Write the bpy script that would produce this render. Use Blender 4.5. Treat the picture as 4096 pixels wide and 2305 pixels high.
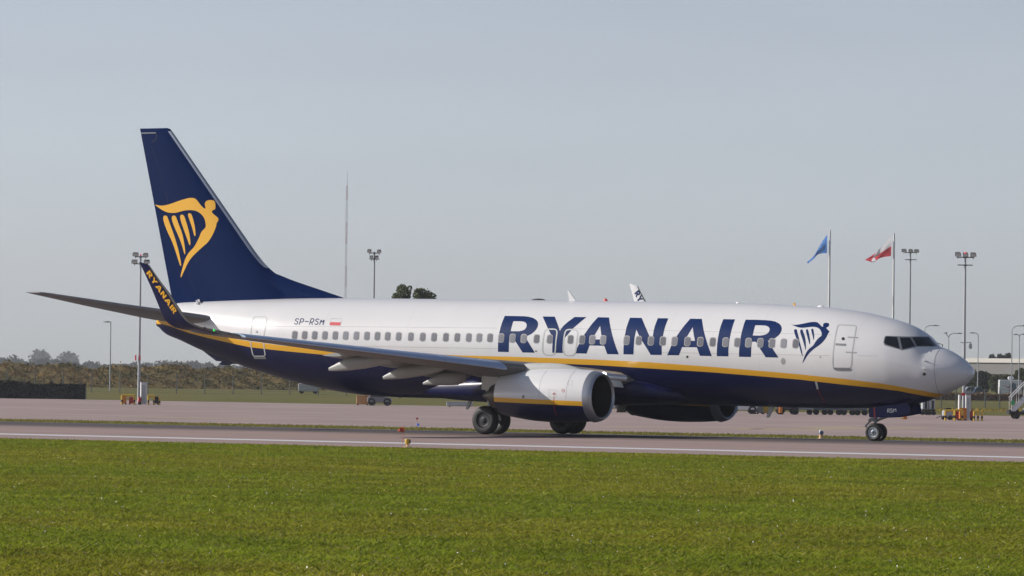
import bpy, bmesh, math, random
import numpy as np
from mathutils import Vector, Matrix
from mathutils.geometry import tessellate_polygon

for o in list(bpy.data.objects):
    bpy.data.objects.remove(o)
SC = bpy.context.scene
COL = SC.collection
R = math.radians
rng = np.random.default_rng(7)
random.seed(7)

# ------------------------------------------------------------------ camera
W, H = 4096.0, 2305.0                       # pixel frame used for measuring
CAM = np.array([101.0, -160.1, 2.43])
YAW, PITCH, ROLL, FPX = -0.567, 0.0178, 0.0131, 18985.0
_f = np.array([math.sin(YAW) * math.cos(PITCH), math.cos(YAW) * math.cos(PITCH), math.sin(PITCH)])
_r0 = np.array([math.cos(YAW), -math.sin(YAW), 0.0])
_u0 = np.cross(_r0, _f)
_c, _s = math.cos(ROLL), math.sin(ROLL)
CR, CU, CF = _c * _r0 + _s * _u0, -_s * _r0 + _c * _u0, _f
cd = bpy.data.cameras.new('camera')
cam = bpy.data.objects.new('camera', cd)
COL.objects.link(cam)
M = Matrix(((CR[0], CU[0], -CF[0], CAM[0]), (CR[1], CU[1], -CF[1], CAM[1]), (CR[2], CU[2], -CF[2], CAM[2]), (0, 0, 0, 1)))
cam.matrix_world = M
cd.sensor_width = 36.0
cd.lens = FPX / W * 36.0
cd.clip_start = 1.0
cd.clip_end = 20000.0
SC.camera = cam
SC.render.resolution_x, SC.render.resolution_y = 1024, 576

# ------------------------------------------------------------------ sun, sky, exposure
SUN_EL = R(26.0)
SUN_AZ = R(180 + 26)           # direction towards the sun, from +X
w = bpy.data.worlds.new('World'); SC.world = w
w.use_nodes = True
nt = w.node_tree
sky = nt.nodes.new('ShaderNodeTexSky')
sky.sky_type = 'NISHITA'; sky.sun_disc = False
sky.sun_elevation = SUN_EL
sky.sun_rotation = (math.pi / 2 - SUN_AZ) % (2 * math.pi)
sky.air_density = 0.5; sky.dust_density = 0.45; sky.ozone_density = 1.0
bg = nt.nodes['Background']
hs = nt.nodes.new('ShaderNodeHueSaturation'); tcw = nt.nodes.new('ShaderNodeTexCoord'); sxw = nt.nodes.new('ShaderNodeSeparateXYZ'); nt.links.new(tcw.outputs['Generated'], sxw.inputs[0])
mrw = nt.nodes.new('ShaderNodeMapRange'); mrw.inputs['From Min'].default_value = 0.06; mrw.inputs['From Max'].default_value = 0.4; mrw.inputs['To Min'].default_value = 0.46; mrw.inputs['To Max'].default_value = 0.9
nt.links.new(sxw.outputs['Z'], mrw.inputs['Value']); nt.links.new(mrw.outputs[0], hs.inputs['Saturation'])   # milky near the horizon, blue overhead
nt.links.new(sky.outputs[0], hs.inputs['Color'])
mpw = nt.nodes.new('ShaderNodeMapping'); mpw.inputs['Scale'].default_value = (5, 5, 26); nzw = nt.nodes.new('ShaderNodeTexNoise'); nzw.inputs['Scale'].default_value = 2.2; nzw.inputs['Detail'].default_value = 5   # thin uneven veil
nt.links.new(tcw.outputs['Generated'], mpw.inputs[0]); nt.links.new(mpw.outputs[0], nzw.inputs['Vector'])
mrv = nt.nodes.new('ShaderNodeMapRange'); mrv.inputs['From Min'].default_value = 0.3; mrv.inputs['From Max'].default_value = 0.7; mrv.inputs['To Min'].default_value = 0.975; mrv.inputs['To Max'].default_value = 1.025
nt.links.new(nzw.outputs['Fac'], mrv.inputs['Value']); nt.links.new(mrv.outputs[0], hs.inputs['Value'])
nt.links.new(hs.outputs[0], bg.inputs[0])
bg.inputs[1].default_value = 0.121
sl = bpy.data.lights.new('sun', 'SUN'); sun = bpy.data.objects.new('sun', sl); COL.objects.link(sun)
sl.energy = 5.0; sl.angle = R(0.55); sl.color = (1.0, 0.935, 0.865)
sd = Vector((math.cos(SUN_AZ) * math.cos(SUN_EL), math.sin(SUN_AZ) * math.cos(SUN_EL), math.sin(SUN_EL)))
sun.rotation_euler = (-sd).to_track_quat('-Z', 'Y').to_euler()
SC.view_settings.view_transform = 'Standard'; SC.view_settings.look = 'None'
SC.view_settings.exposure = -0.08; SC.view_settings.gamma = 1.0
SC.view_settings.use_curve_mapping = False
SC.render.engine = 'CYCLES'

HAZE = 0.00012
# ------------------------------------------------------------------ measuring helpers
def ray(u, v): return CF * FPX + CR * (u - W / 2) - CU * (v - H / 2)
def on_y(u, v, y=0.0):
    d = ray(u, v); return CAM + d * ((y - CAM[1]) / d[1])
def on_z(u, v, z):
    d = ray(u, v); return CAM + d * ((z - CAM[2]) / d[2])
def at_depth(u, v, dist):
    return CAM + ray(u, v) / FPX * dist
GZ = -0.39
def gz(y):                                   # nearly level towards the camera, falling away beyond the crown
    return -0.0035 * min(-y, 30.0) if y < 0 else -0.013 * min(y, 30.0)
def on_ground(u, v):
    d = ray(u, v); p = CAM + d * ((GZ - CAM[2]) / d[2])
    if p[1] >= 30: return p
    for k in np.linspace(0.25, 1.0, 3000):
        q = CAM + (p - CAM) * k
        if q[2] <= gz(q[1]): return q
    return p
def base_at(u, dist):
    """ground point in pixel column u at camera depth dist"""
    q = at_depth(u, 1500.0, dist); q = np.array([q[0], q[1], 0.0]); q[2] = gz(q[1]); return q
def T(x0, y0, s, pts): return [(x0 + a / s, y0 + b / s) for a, b in pts]

# ------------------------------------------------------------------ object helpers
def tag(o, label=None, cat=None, group=None, kind=None):
    if label: o['label'] = label
    if cat: o['category'] = cat
    if group: o['group'] = group
    if kind: o['kind'] = kind
    return o
def empty(name, loc=(0, 0, 0), rz=0.0, label=None, cat=None, group=None):
    o = bpy.data.objects.new(name, None); COL.objects.link(o)
    o.location = loc; o.rotation_euler = (0, 0, rz); o.empty_display_size = 0.2
    return tag(o, label, cat, group)
def mesh(name, verts, faces, mats, parent=None, smooth=False, mi=None, attr=None):
    me = bpy.data.meshes.new(name)
    me.from_pydata([tuple(map(float, v)) for v in verts], [], [tuple(map(int, f)) for f in faces])
    if not isinstance(mats, (list, tuple)): mats = [mats]
    for m in mats: me.materials.append(m)
    if mi is not None: me.polygons.foreach_set('material_index', np.array(mi, dtype=np.int32))
    if smooth: me.polygons.foreach_set('use_smooth', np.ones(len(me.polygons), dtype=bool))
    if attr:
        for k, a in attr.items():
            at = me.attributes.new(k, 'FLOAT', 'POINT'); at.data.foreach_set('value', np.array(a, dtype=np.float32))
    me.update()
    o = bpy.data.objects.new(name, me); COL.objects.link(o)
    if parent: o.parent = parent
    return o
def fixn(o):
    bm = bmesh.new(); bm.from_mesh(o.data); bmesh.ops.recalc_face_normals(bm, faces=bm.faces[:]); bm.to_mesh(o.data); bm.free(); return o
def autosmooth(o, ang=40):
    me = o.data
    bm = bmesh.new(); bm.from_mesh(me)
    bmesh.ops.recalc_face_normals(bm, faces=bm.faces[:])
    for f in bm.faces: f.smooth = True
    for e in bm.edges:
        if len(e.link_faces) == 2 and e.calc_face_angle(0) > R(ang): e.smooth = False
    bm.to_mesh(me); bm.free(); return o

class MB:
    """collects simple solids that are linked as one mesh"""
    def __init__(s): s.v = []; s.f = []; s.m = []
    def add(s, v, f, m=0):
        n = len(s.v); s.v += [tuple(p) for p in v]; s.f += [tuple(i + n for i in q) for q in f]; s.m += [m] * len(f)
    def box(s, c, d, m=0, rz=0.0, ch=0.0, taper=1.0):
        x, y, z = d[0] / 2, d[1] / 2, d[2] / 2
        cr, sr = math.cos(rz), math.sin(rz)
        def P(a, b, e): return (c[0] + a * cr - b * sr, c[1] + a * sr + b * cr, c[2] + e)
        if ch <= 0:
            v = [P(a * x * (taper if e > 0 else 1), b * y * (taper if e > 0 else 1), e * z) for e in (-1, 1) for a, b in ((-1, -1), (1, -1), (1, 1), (-1, 1))]
            s.add(v, [(3, 2, 1, 0), (4, 5, 6, 7), (0, 1, 5, 4), (1, 2, 6, 5), (2, 3, 7, 6), (3, 0, 4, 7)], m)
        else:
            h = min(ch, x * .9, y * .9, z * .9)
            rings = [(-z, h), (-z + h, 0), (z - h, 0), (z, h)]
            v = []
            for zz, i in rings:
                X, Y = x - i, y - i; k = h * .7 if i == 0 else h * .4
                for a, b in ((-X + k, -Y), (X - k, -Y), (X, -Y + k), (X, Y - k), (X - k, Y), (-X + k, Y), (-X, Y - k), (-X, -Y + k)):
                    v.append(P(a, b, zz))
            f = [tuple(range(7, -1, -1)), tuple(range(24, 32))]
            for r_ in range(3):
                for i in range(8):
                    j = (i + 1) % 8; f.append((r_ * 8 + i, r_ * 8 + j, r_ * 8 + 8 + j, r_ * 8 + 8 + i))
            s.add(v, f, m)
    def tube(s, p, q, r0, r1=None, n=10, m=0, cap=True):
        r1 = r0 if r1 is None else r1
        p, q = Vector(p), Vector(q); d = (q - p).normalized()
        a = d.orthogonal().normalized(); b = d.cross(a)
        v = []
        for c, rr in ((p, r0), (q, r1)):
            for i in range(n):
                t = 2 * math.pi * i / n; v.append(tuple(c + (a * math.cos(t) + b * math.sin(t)) * rr))
        f = [(i, (i + 1) % n, n + (i + 1) % n, n + i) for i in range(n)]
        if cap: f += [tuple(range(n - 1, -1, -1)), tuple(range(n, 2 * n))]
        s.add(v, f, m)
    def path(s, pts, r, n=8, m=0):
        for a, b in zip(pts[:-1], pts[1:]): s.tube(a, b, r, r, n, m)
    def lathe(s, prof, axis, org, n=32, m=0, ms=None):
        """prof: (along, radius) list; axis unit vector; org point"""
        ax = Vector(axis).normalized(); a = ax.orthogonal().normalized(); b = ax.cross(a); o = Vector(org)
        v = []
        for t, r_ in prof:
            for i in range(n):
                g = 2 * math.pi * i / n; v.append(tuple(o + ax * t + (a * math.cos(g) + b * math.sin(g)) * max(r_, 1e-4)))
        base = len(s.v)
        s.v += v
        for k in range(len(prof) - 1):
            for i in range(n):
                j = (i + 1) % n
                s.f.append((base + k * n + i, base + k * n + j, base + k * n + n + j, base + k * n + n + i)); s.m.append(ms[k] if ms else m)
    def prism(s, poly, y0, y1, m=0):
        """poly in (x,z), extruded along y"""
        n = len(poly); v = [(x, y0, z) for x, z in poly] + [(x, y1, z) for x, z in poly]
        s.add(v, [tuple(range(n)), tuple(range(2 * n - 1, n - 1, -1))] + [(i, n + i, n + (i + 1) % n, (i + 1) % n) for i in range(n)], m)
    def build(s, name, mats, parent=None, smooth=None):
        o = mesh(name, s.v, s.f, mats, parent, mi=s.m)
        if smooth: autosmooth(o, smooth)
        else: fixn(o)
        return o

def children_of(o): return [c for c in bpy.data.objects if c.parent == o]
def copy_tree(o, parent=None, loc=None, rz=None):
    c = o.copy(); COL.objects.link(c); c.parent = parent
    if loc is not None: c.location = loc
    if rz is not None: c.rotation_euler = (0, 0, rz)
    for ch in children_of(o): copy_tree(ch, c)
    return c

# ------------------------------------------------------------------ materials
def newmat(name):
    m = bpy.data.materials.new(name); m.use_nodes = True
    return m, m.node_tree, m.node_tree.nodes['Principled BSDF']
def L(nt, a, b): nt.links.new(a, b)
def pmat(name, c, rough=0.5, metal=0.0, var=0.12, scale=3.0, spec=0.5, coat=0.0, bump=0.0, bscale=60.0, stretch=None):
    """painted / plain surface whose colour wavers a little with a noise"""
    m, nt, b = newmat(name)
    tc = nt.nodes.new('ShaderNodeTexCoord'); src = tc.outputs['Object']
    if stretch:
        mp = nt.nodes.new('ShaderNodeMapping'); mp.inputs['Scale'].default_value = stretch; L(nt, src, mp.inputs[0]); src = mp.outputs[0]
    n = nt.nodes.new('ShaderNodeTexNoise'); n.inputs['Scale'].default_value = scale; n.inputs['Detail'].default_value = 6; n.inputs['Roughness'].default_value = 0.65
    L(nt, src, n.inputs['Vector'])
    mx = nt.nodes.new('ShaderNodeMix'); mx.data_type = 'RGBA'
    L(nt, n.outputs['Fac'], mx.inputs['Factor'])
    mx.inputs['A'].default_value = tuple(max(x * (1 - var), 0) for x in c) + (1,)
    mx.inputs['B'].default_value = tuple(min(x * (1 + var), 1) for x in c) + (1,)
    L(nt, mx.outputs['Result'], b.inputs['Base Color'])
    b.inputs['Roughness'].default_value = rough; b.inputs['Metallic'].default_value = metal
    b.inputs['Specular IOR Level'].default_value = spec
    if coat: b.inputs['Coat Weight'].default_value = coat; b.inputs['Coat Roughness'].default_value = 0.08
    if bump:
        n2 = nt.nodes.new('ShaderNodeTexNoise'); n2.inputs['Scale'].default_value = bscale; n2.inputs['Detail'].default_value = 4; L(nt, src, n2.inputs['Vector'])
        bp = nt.nodes.new('ShaderNodeBump'); bp.inputs['Strength'].default_value = bump; bp.inputs['Distance'].default_value = 0.02
        L(nt, n2.outputs['Fac'], bp.inputs['Height']); L(nt, bp.outputs['Normal'], b.inputs['Normal'])
    return m

NAVY = (0.003, 0.006, 0.050); BLUE = (0.004, 0.023, 0.105); FIN = (0.0015, 0.013, 0.068); YEL = (0.80, 0.42, 0.025); WHITE = (0.73, 0.725, 0.725)
MT = {}
MT['white'] = pmat('white_paint', WHITE, 0.32, var=0.03, scale=0.8, coat=0.25)
MT['navy'] = pmat('navy_paint', NAVY, 0.3, var=0.06, spec=.3)
MT['blue'] = pmat('blue_paint', BLUE, 0.3, var=0.06, spec=.25)
MT['finblue'] = pmat('fin_blue_paint', FIN, 0.14, var=0.10, spec=.06, scale=.5)
MT['yellow'] = pmat('yellow_paint', YEL, 0.35, var=0.04)
MT['bare'] = pmat('bare_metal', (0.50, 0.52, 0.56), 0.34, metal=0.85, var=0.08, scale=2)
MT['slat'] = pmat('slat_sky_tinted_metal', (0.50, 0.60, 0.78), 0.36, metal=0.45, var=0.10, scale=1.5, stretch=(1, .3, 1))  # blue of the reflected sky is put into the base colour
MT['lip'] = pmat('lip_metal', (0.44, 0.46, 0.50), 0.40, metal=0.75, var=0.08)
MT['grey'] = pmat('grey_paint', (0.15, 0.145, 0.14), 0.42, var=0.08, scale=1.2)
MT['lgrey'] = pmat('light_grey_paint', (0.44, 0.45, 0.435), 0.4, var=0.06, scale=1.5)
MT['fairing'] = pmat('fairing_shaded_grey', (0.28, 0.285, 0.275), 0.4, var=0.06, scale=1.5)  # light grey darkened to stand in for the wing's shade
MT['stab'] = pmat('stabiliser_grey', (0.27, 0.27, 0.275), 0.33, metal=0.25, var=0.12, scale=1.2)
MT['dmetal'] = pmat('dark_metal', (0.085, 0.075, 0.065), 0.42, metal=0.6, var=0.3, scale=4)
MT['gear'] = pmat('gear_grey', (0.24, 0.25, 0.26), 0.42, metal=0.3, var=0.2, scale=8)
MT['black'] = pmat('black_part', (0.012, 0.012, 0.013), 0.5, var=0.3)
MT['tyre'] = pmat('tyre_rubber', (0.016, 0.016, 0.017), 0.62, var=0.3, scale=6, bump=0.15, bscale=90)
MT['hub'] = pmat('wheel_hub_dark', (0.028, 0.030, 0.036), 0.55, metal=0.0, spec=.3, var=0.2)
MT['hubl'] = pmat('wheel_hub_light', (0.42, 0.46, 0.49), 0.4, metal=0.4, var=0.15, scale=10)
MT['pane'] = pmat('window_blind', (0.21, 0.215, 0.235), 0.22, var=0.12, scale=2.0)
_m = MT['pane']; _nt = _m.node_tree; _b = _nt.nodes['Principled BSDF']; _oi = _nt.nodes.new('ShaderNodeObjectInfo'); _mr = _nt.nodes.new('ShaderNodeMapRange')
_mr.inputs['To Min'].default_value = 0.75; _mr.inputs['To Max'].default_value = 1.3; L(_nt, _oi.outputs['Random'], _mr.inputs['Value'])
_vm = _nt.nodes.new('ShaderNodeVectorMath'); _vm.operation = 'SCALE'; L(_nt, _b.inputs['Base Color'].links[0].from_socket, _vm.inputs[0]); L(_nt, _mr.outputs[0], _vm.inputs['Scale']); L(_nt, _vm.outputs[0], _b.inputs['Base Color'])
MT['frame'] = pmat('window_frame', (0.38, 0.37, 0.36), 0.4, var=0.08)
MT['glass'] = pmat('cockpit_glass', (0.012, 0.014, 0.018), 0.08, var=0.3, spec=0.6)
MT['seam'] = pmat('panel_seam', (0.33, 0.33, 0.34), 0.6, var=0.1)
MT['dseam'] = pmat('dark_seam', (0.22, 0.22, 0.23), 0.6, var=0.1)
MT['dfr'] = pmat('door_edge', (0.50, 0.52, 0.50), 0.45, var=0.08)
MT['red'] = pmat('red_paint', (0.45, 0.02, 0.02), 0.4)
MT['redl'] = pmat('flag_red', (0.62, 0.05, 0.07), 0.6)
MT['doornavy'] = pmat('door_navy_paint', (0.006, 0.012, 0.085), 0.35, var=0.06, spec=.2)
MT['wtext'] = pmat('white_lettering', (0.82, 0.82, 0.82), 0.5, var=0.03)
def emit(name, c, s):
    m, nt, b = newmat(name); b.inputs['Base Color'].default_value = c + (1,)
    b.inputs['Emission Color'].default_value = c + (1,); b.inputs['Emission Strength'].default_value = s
    return m
MT['lamp'] = emit('landing_lamp', (1.0, 0.98, 0.93), 6.0)
MT['glamp'] = emit('green_lamp', (0.02, 0.7, 0.10), 0.7)

def livery(name, seams=True):
    m, nt, b = newmat(name)
    at = nt.nodes.new('ShaderNodeAttribute'); at.attribute_name = 'stripe'
    tc = nt.nodes.new('ShaderNodeTexCoord')
    no = nt.nodes.new('ShaderNodeTexNoise'); no.inputs['Scale'].default_value = 0.9; no.inputs['Detail'].default_value = 7; no.inputs['Roughness'].default_value = 0.6
    L(nt, tc.outputs['Object'], no.inputs['Vector'])
    wv = nt.nodes.new('ShaderNodeMix'); wv.data_type = 'RGBA'; L(nt, no.outputs['Fac'], wv.inputs['Factor'])
    wv.inputs['A'].default_value = (0.70, 0.695, 0.695, 1); wv.inputs['B'].default_value = (0.76, 0.755, 0.755, 1)
    white = wv.outputs['Result']
    if seams:                                 # faint skin joints: rings every few frames and lap seams
        sp = nt.nodes.new('ShaderNodeSeparateXYZ'); L(nt, tc.outputs['Object'], sp.inputs[0])
        def line(sock, period, off, width):
            a = nt.nodes.new('ShaderNodeMath'); a.operation = 'ADD'; a.inputs[1].default_value = off; L(nt, sock, a.inputs[0])
            d = nt.nodes.new('ShaderNodeMath'); d.operation = 'PINGPONG'; d.inputs[1].default_value = period / 2; L(nt, a.outputs[0], d.inputs[0])
            g = nt.nodes.new('ShaderNodeMath'); g.operation = 'LESS_THAN'; g.inputs[1].default_value = width; L(nt, d.outputs[0], g.inputs[0]); return g.outputs[0]
        l1 = line(sp.outputs['X'], 4.06, 0.7, 0.008)
        mx = nt.nodes.new('ShaderNodeMix'); mx.data_type = 'RGBA'
        sc = nt.nodes.new('ShaderNodeMath'); sc.operation = 'MULTIPLY'; sc.inputs[1].default_value = 0.22; L(nt, l1, sc.inputs[0])
        L(nt, sc.outputs[0], mx.inputs['Factor']); L(nt, white, mx.inputs['A']); mx.inputs['B'].default_value = (0.3, 0.3, 0.31, 1)
        white = mx.outputs['Result']
    def gt(v):
        g = nt.nodes.new('ShaderNodeMath'); g.operation = 'GREATER_THAN'; g.inputs[1].default_value = v; L(nt, at.outputs['Fac'], g.inputs[0]); return g.outputs[0]
    m1 = nt.nodes.new('ShaderNodeMix'); m1.data_type = 'RGBA'; L(nt, gt(0.0), m1.inputs['Factor'])
    m1.inputs['A'].default_value = NAVY + (1,); m1.inputs['B'].default_value = YEL + (1,)
    m2 = nt.nodes.new('ShaderNodeMix'); m2.data_type = 'RGBA'; L(nt, gt(1.0), m2.inputs['Factor'])
    L(nt, m1.outputs['Result'], m2.inputs['A']); L(nt, white, m2.inputs['B'])
    L(nt, m2.outputs['Result'], b.inputs['Base Color'])
    b.inputs['Roughness'].default_value = 0.3; b.inputs['Coat Weight'].default_value = 0.35; b.inputs['Coat Roughness'].default_value = 0.07
    n2 = nt.nodes.new('ShaderNodeTexNoise'); n2.inputs['Scale'].default_value = 1.7; n2.inputs['Detail'].default_value = 3; L(nt, tc.outputs['Object'], n2.inputs['Vector'])
    bp = nt.nodes.new('ShaderNodeBump'); bp.inputs['Strength'].default_value = 0.10; bp.inputs['Distance'].default_value = 0.02
    L(nt, n2.outputs['Fac'], bp.inputs['Height']); L(nt, bp.outputs['Normal'], b.inputs['Normal'])
    return m
MT['livery'] = livery('fuselage_livery')
MT['nlivery'] = livery('nacelle_livery', False)
# ================================================================== AIRLINER
plane = empty('airliner', (0, 0, 0), 0, 'white and navy twin-engine airliner with a yellow harp on its tail rolling along the runway', 'airplane')

def pchip(xs, ys):
    xs, ys = np.array(xs, float), np.array(ys, float)
    h = np.diff(xs); d = np.diff(ys) / h; m = np.zeros(len(xs))
    for i in range(1, len(xs) - 1):
        if d[i - 1] * d[i] > 0:
            w1, w2 = 2 * h[i] + h[i - 1], h[i] + 2 * h[i - 1]; m[i] = (w1 + w2) / (w1 / d[i - 1] + w2 / d[i])
    m[0], m[-1] = d[0], d[-1]
    def f(x):
        x = np.clip(np.asarray(x, float), xs[0], xs[-1]); i = np.clip(np.searchsorted(xs, x) - 1, 0, len(h) - 1)
        t = (x - xs[i]) / h[i]
        return ((1 + 2 * t) * (1 - t) ** 2 * ys[i] + t * (1 - t) ** 2 * h[i] * m[i] + t * t * (3 - 2 * t) * ys[i + 1] + t * t * (t - 1) * h[i] * m[i + 1])
    return f
TOP = [(-18.48, 4.54), (-18.2, 4.86), (-17.8, 5.08), (-17.3, 5.17), (-16, 5.23), (-13.8, 5.31), (-9, 5.385), (-4.8, 5.36), (0, 5.335), (5.5, 5.285), (10, 5.235), (12.2, 5.155), (13.2, 5.105), (14.17, 5.02), (15.15, 4.885), (15.87, 4.745), (16.59, 4.57), (16.88, 4.48), (17.32, 4.29), (17.68, 4.07), (17.8, 3.96), (18.12, 3.66), (18.3, 3.60), (18.55, 3.52), (18.99, 3.31), (19.37, 3.08), (19.56, 2.90), (19.62, 2.825), (19.66, 2.765), (19.68, 2.718), (19.69, 2.687), (19.695, 2.665), (19.699, 2.635), (19.70, 2.612)]
BOT = [(-18.48, 4.16), (-18.27, 4.0), (-18.1, 3.87), (-17.29, 3.59), (-16.18, 3.19), (-14.3, 2.63), (-13.76, 2.48), (-12.52, 2.18), (-11.31, 1.91), (-10.09, 1.69), (-8.9, 1.52), (-7.7, 1.415), (-6.5, 1.365), (-3, 1.345), (0, 1.31), (5, 1.26), (9.5, 1.245), (12.3, 1.225), (13.4, 1.22), (15.2, 1.24), (16.4, 1.33), (17.48, 1.48), (18.07, 1.66), (18.45, 1.81), (19.01, 2.05), (19.43, 2.27), (19.56, 2.39), (19.62, 2.448), (19.66, 2.497), (19.69, 2.553), (19.695, 2.569), (19.699, 2.591), (19.70, 2.608)]
HW = [(-18.48, .20), (-18.1, .42), (-17, .74), (-15.5, 1.12), (-14, 1.43), (-12.5, 1.66), (-11, 1.81), (-9, 1.875), (-7.5, 1.88), (13.7, 1.88), (14.7, 1.85), (15.7, 1.765), (16.7, 1.62), (17.2, 1.49), (17.7, 1.33), (18.2, 1.15), (18.7, .93), (19.1, .71), (19.4, .485), (19.55, .34), (19.65, .195), (19.68, .123), (19.695, .061), (19.699, .028), (19.70, .002)]
ft, fb, fw_ = (pchip(*zip(*q)) for q in (TOP, BOT, HW))
def fzc(x): return fb(x) + (ft(x) - fb(x)) * 0.53
def fus(x, th):
    s, c = np.sin(th), np.cos(th); zc = fzc(x)
    return np.stack([x + 0 * th, -fw_(x) * s, np.where(c >= 0, zc + (ft(x) - zc) * c, zc + (zc - fb(x)) * c)], -1)
def fF(P):
    x = P[..., 0]; zc = fzc(x); hh = np.where(P[..., 2] >= zc, ft(x) - zc, zc - fb(x))
    g = (P[..., 1] / fw_(x)) ** 2 + ((P[..., 2] - zc) / np.maximum(hh, 1e-4)) ** 2 - 1
    return np.where((x > 19.70) | (x < -18.48), 9.0, g)
def fus_hit(u, v, off=0.0):
    d = ray(u, v); ys = np.linspace(-2.0, 0.6, 90)
    P = CAM + d[None] * ((ys - CAM[1]) / d[1])[:, None]; g = fF(P)
    k = np.where(g <= 0)[0]
    if len(k) == 0:
        i = int(np.argmin(g)); p = P[i]
    else:
        i = k[0]; a, b = (ys[i - 1] if i else ys[0]), ys[i]
        for _ in range(30):
            mid = (a + b) / 2; p = CAM + d * ((mid - CAM[1]) / d[1])
            if fF(p) <= 0: b = mid
            else: a = mid
    e = 0.01
    n = np.array([fF(p + np.array(q) * e) - fF(p - np.array(q) * e) for q in ((1, 0, 0), (0, 1, 0), (0, 0, 1))])
    n = np.clip(n, -5, 5); n /= np.linalg.norm(n) + 1e-9
    return p + n * off

def fus_hits(U, Vv, off=0.0):
    U, Vv = np.asarray(U, float), np.asarray(Vv, float)
    D = CF[None] * FPX + CR[None] * (U - W / 2)[:, None] - CU[None] * (Vv - H / 2)[:, None]
    def at(y): return CAM + D * ((y - CAM[1]) / D[:, 1])[:, None]
    ys = np.linspace(-2.0, 0.6, 70)
    G = np.stack([fF(at(np.full(len(U), y))) for y in ys], 1)
    hit = G <= 0; has = hit.any(1); i = np.where(has, hit.argmax(1), G.argmin(1))
    a = ys[np.maximum(i - 1, 0)].copy(); b_ = ys[i].copy(); a = np.where(has, a, b_)
    for _ in range(24):
        mid = (a + b_) / 2; ins = fF(at(mid)) <= 0; b_ = np.where(ins & has, mid, b_); a = np.where(ins | ~has, a, mid)
    P = at(b_); e = 0.01
    n = np.stack([fF(P + np.array(q) * e) - fF(P - np.array(q) * e) for q in ((1., 0, 0), (0, 1., 0), (0, 0, 1.))], 1)
    n = np.clip(n, -5, 5); n /= np.linalg.norm(n, axis=1)[:, None] + 1e-9
    return P + n * off
# ---- livery boundary, measured on the starboard side
YT = [(638, 1270), (700, 1291), (760, 1309), (850, 1335), (946, 1357), (1002, 1366), (1140, 1384), (1300, 1397), (1560, 1411), (1848, 1422.5), (2090, 1428.5), (2379, 1438.5), (2600, 1449.5), (2641, 1453), (2864, 1469), (3124, 1491), (3200, 1498), (3379, 1516), (3523, 1534), (3590, 1545), (3690, 1563), (3767, 1577)]
YB = [(650, 1297), (684, 1306), (715, 1318), (759, 1333.5), (831, 1352), (904, 1369), (998, 1389), (1140, 1405), (1290, 1419), (1560, 1432), (1848, 1441), (2114, 1450), (2283, 1457), (2400, 1462), (2545, 1471), (2835, 1489), (3076, 1508.5), (3200, 1519), (3379, 1540), (3514, 1554), (3594, 1564.5), (3671, 1579), (3733, 1590)]
def bnd(pts):
    q = np.array([fus_hit(*p) for p in pts]); o = np.argsort(q[:, 0]); return q[o, 0], q[o, 2]
ytx, ytz = bnd(YT); ybx, ybz = bnd(YB)
def stripe(x, z):
    zt, zb = np.interp(x, ytx, ytz), np.interp(x, ybx, ybz)
    zt = np.where(x > ytx[-1], ytz[-1] + (x - ytx[-1]) * -.55, zt); zb = np.where(x > ybx[-1], ybz[-1] + (x - ybx[-1]) * -.55, zb)
    return (z - zb) / np.maximum(zt - zb, .03)

xs = np.unique(np.round(np.concatenate([np.linspace(-18.48, -8, 70), np.linspace(-8, 12, 60), np.linspace(12, 17, 60), np.linspace(17, 19.3, 60), 19.70 - 0.4 * np.linspace(1, 0, 26) ** 2]), 4))
NR = 144
th = np.linspace(0, 2 * math.pi, NR, endpoint=False)
V = np.concatenate([fus(np.full(NR, x), th) for x in xs])
Fc = []
for k in range(len(xs) - 1):
    a = k * NR
    for i in range(NR):
        j = (i + 1) % NR; Fc.append((a + i, a + NR + i, a + NR + j, a + j))
Fc.append(tuple(range(NR))); Fc.append(tuple(range(len(V) - 1, len(V) - NR - 1, -1)))
fuselage = mesh('fuselage', V, Fc, MT['livery'], plane, smooth=True, attr={'stripe': stripe(V[:, 0], V[:, 2])}); fixn(fuselage)

# ---- decals: outlines measured on the photo, laid on a real surface
def decal(name, polys, mapper, m, parent, grid=7.0):
    """polys: list of [outer, hole, hole...] in pixels"""
    bm = bmesh.new()
    for rings in polys:
        pts = [[Vector((a, -b, 0)) for a, b in r] for r in rings]
        flat = [p for r in pts for p in r]
        vs = [bm.verts.new(p) for p in flat]
        for t in tessellate_polygon(pts):
            try: bm.faces.new([vs[i] for i in t])
            except ValueError: pass
    xs_ = [v.co.x for v in bm.verts]; ys_ = [v.co.y for v in bm.verts]
    if grid:
        for lo, hi, ax in ((min(xs_), max(xs_), 0), (min(ys_), max(ys_), 1)):
            n = int((hi - lo) / grid) + 1
            for i in range(1, n):
                c = lo + (hi - lo) * i / n
                co = (c, 0, 0) if ax == 0 else (0, c, 0); no = (1, 0, 0) if ax == 0 else (0, 1, 0)
                bmesh.ops.bisect_plane(bm, geom=bm.verts[:] + bm.edges[:] + bm.faces[:], plane_co=co, plane_no=no, dist=1e-4)
    bmesh.ops.triangulate(bm, faces=bm.faces[:])
    if hasattr(mapper, 'off'):
        vl = bm.verts[:]
        for v, q in zip(vl, fus_hits([v.co.x for v in vl], [-v.co.y for v in vl], mapper.off)): v.co = Vector(q)
    else:
        for v in bm.verts: v.co = Vector(mapper(v.co.x, -v.co.y))
    cen = Vector(CAM)
    for f in bm.faces:
        f.normal_update()
        if f.normal.dot(cen - f.calc_center_median()) < 0: f.normal_flip()
    me = bpy.data.meshes.new(name); bm.to_mesh(me); bm.free(); me.materials.append(m)
    o = bpy.data.objects.new(name, me); COL.objects.link(o); o.parent = parent
    return o
def fm(off):
    f = lambda u, v: fus_hit(u, v, off)
    f.off = off; return f
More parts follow.
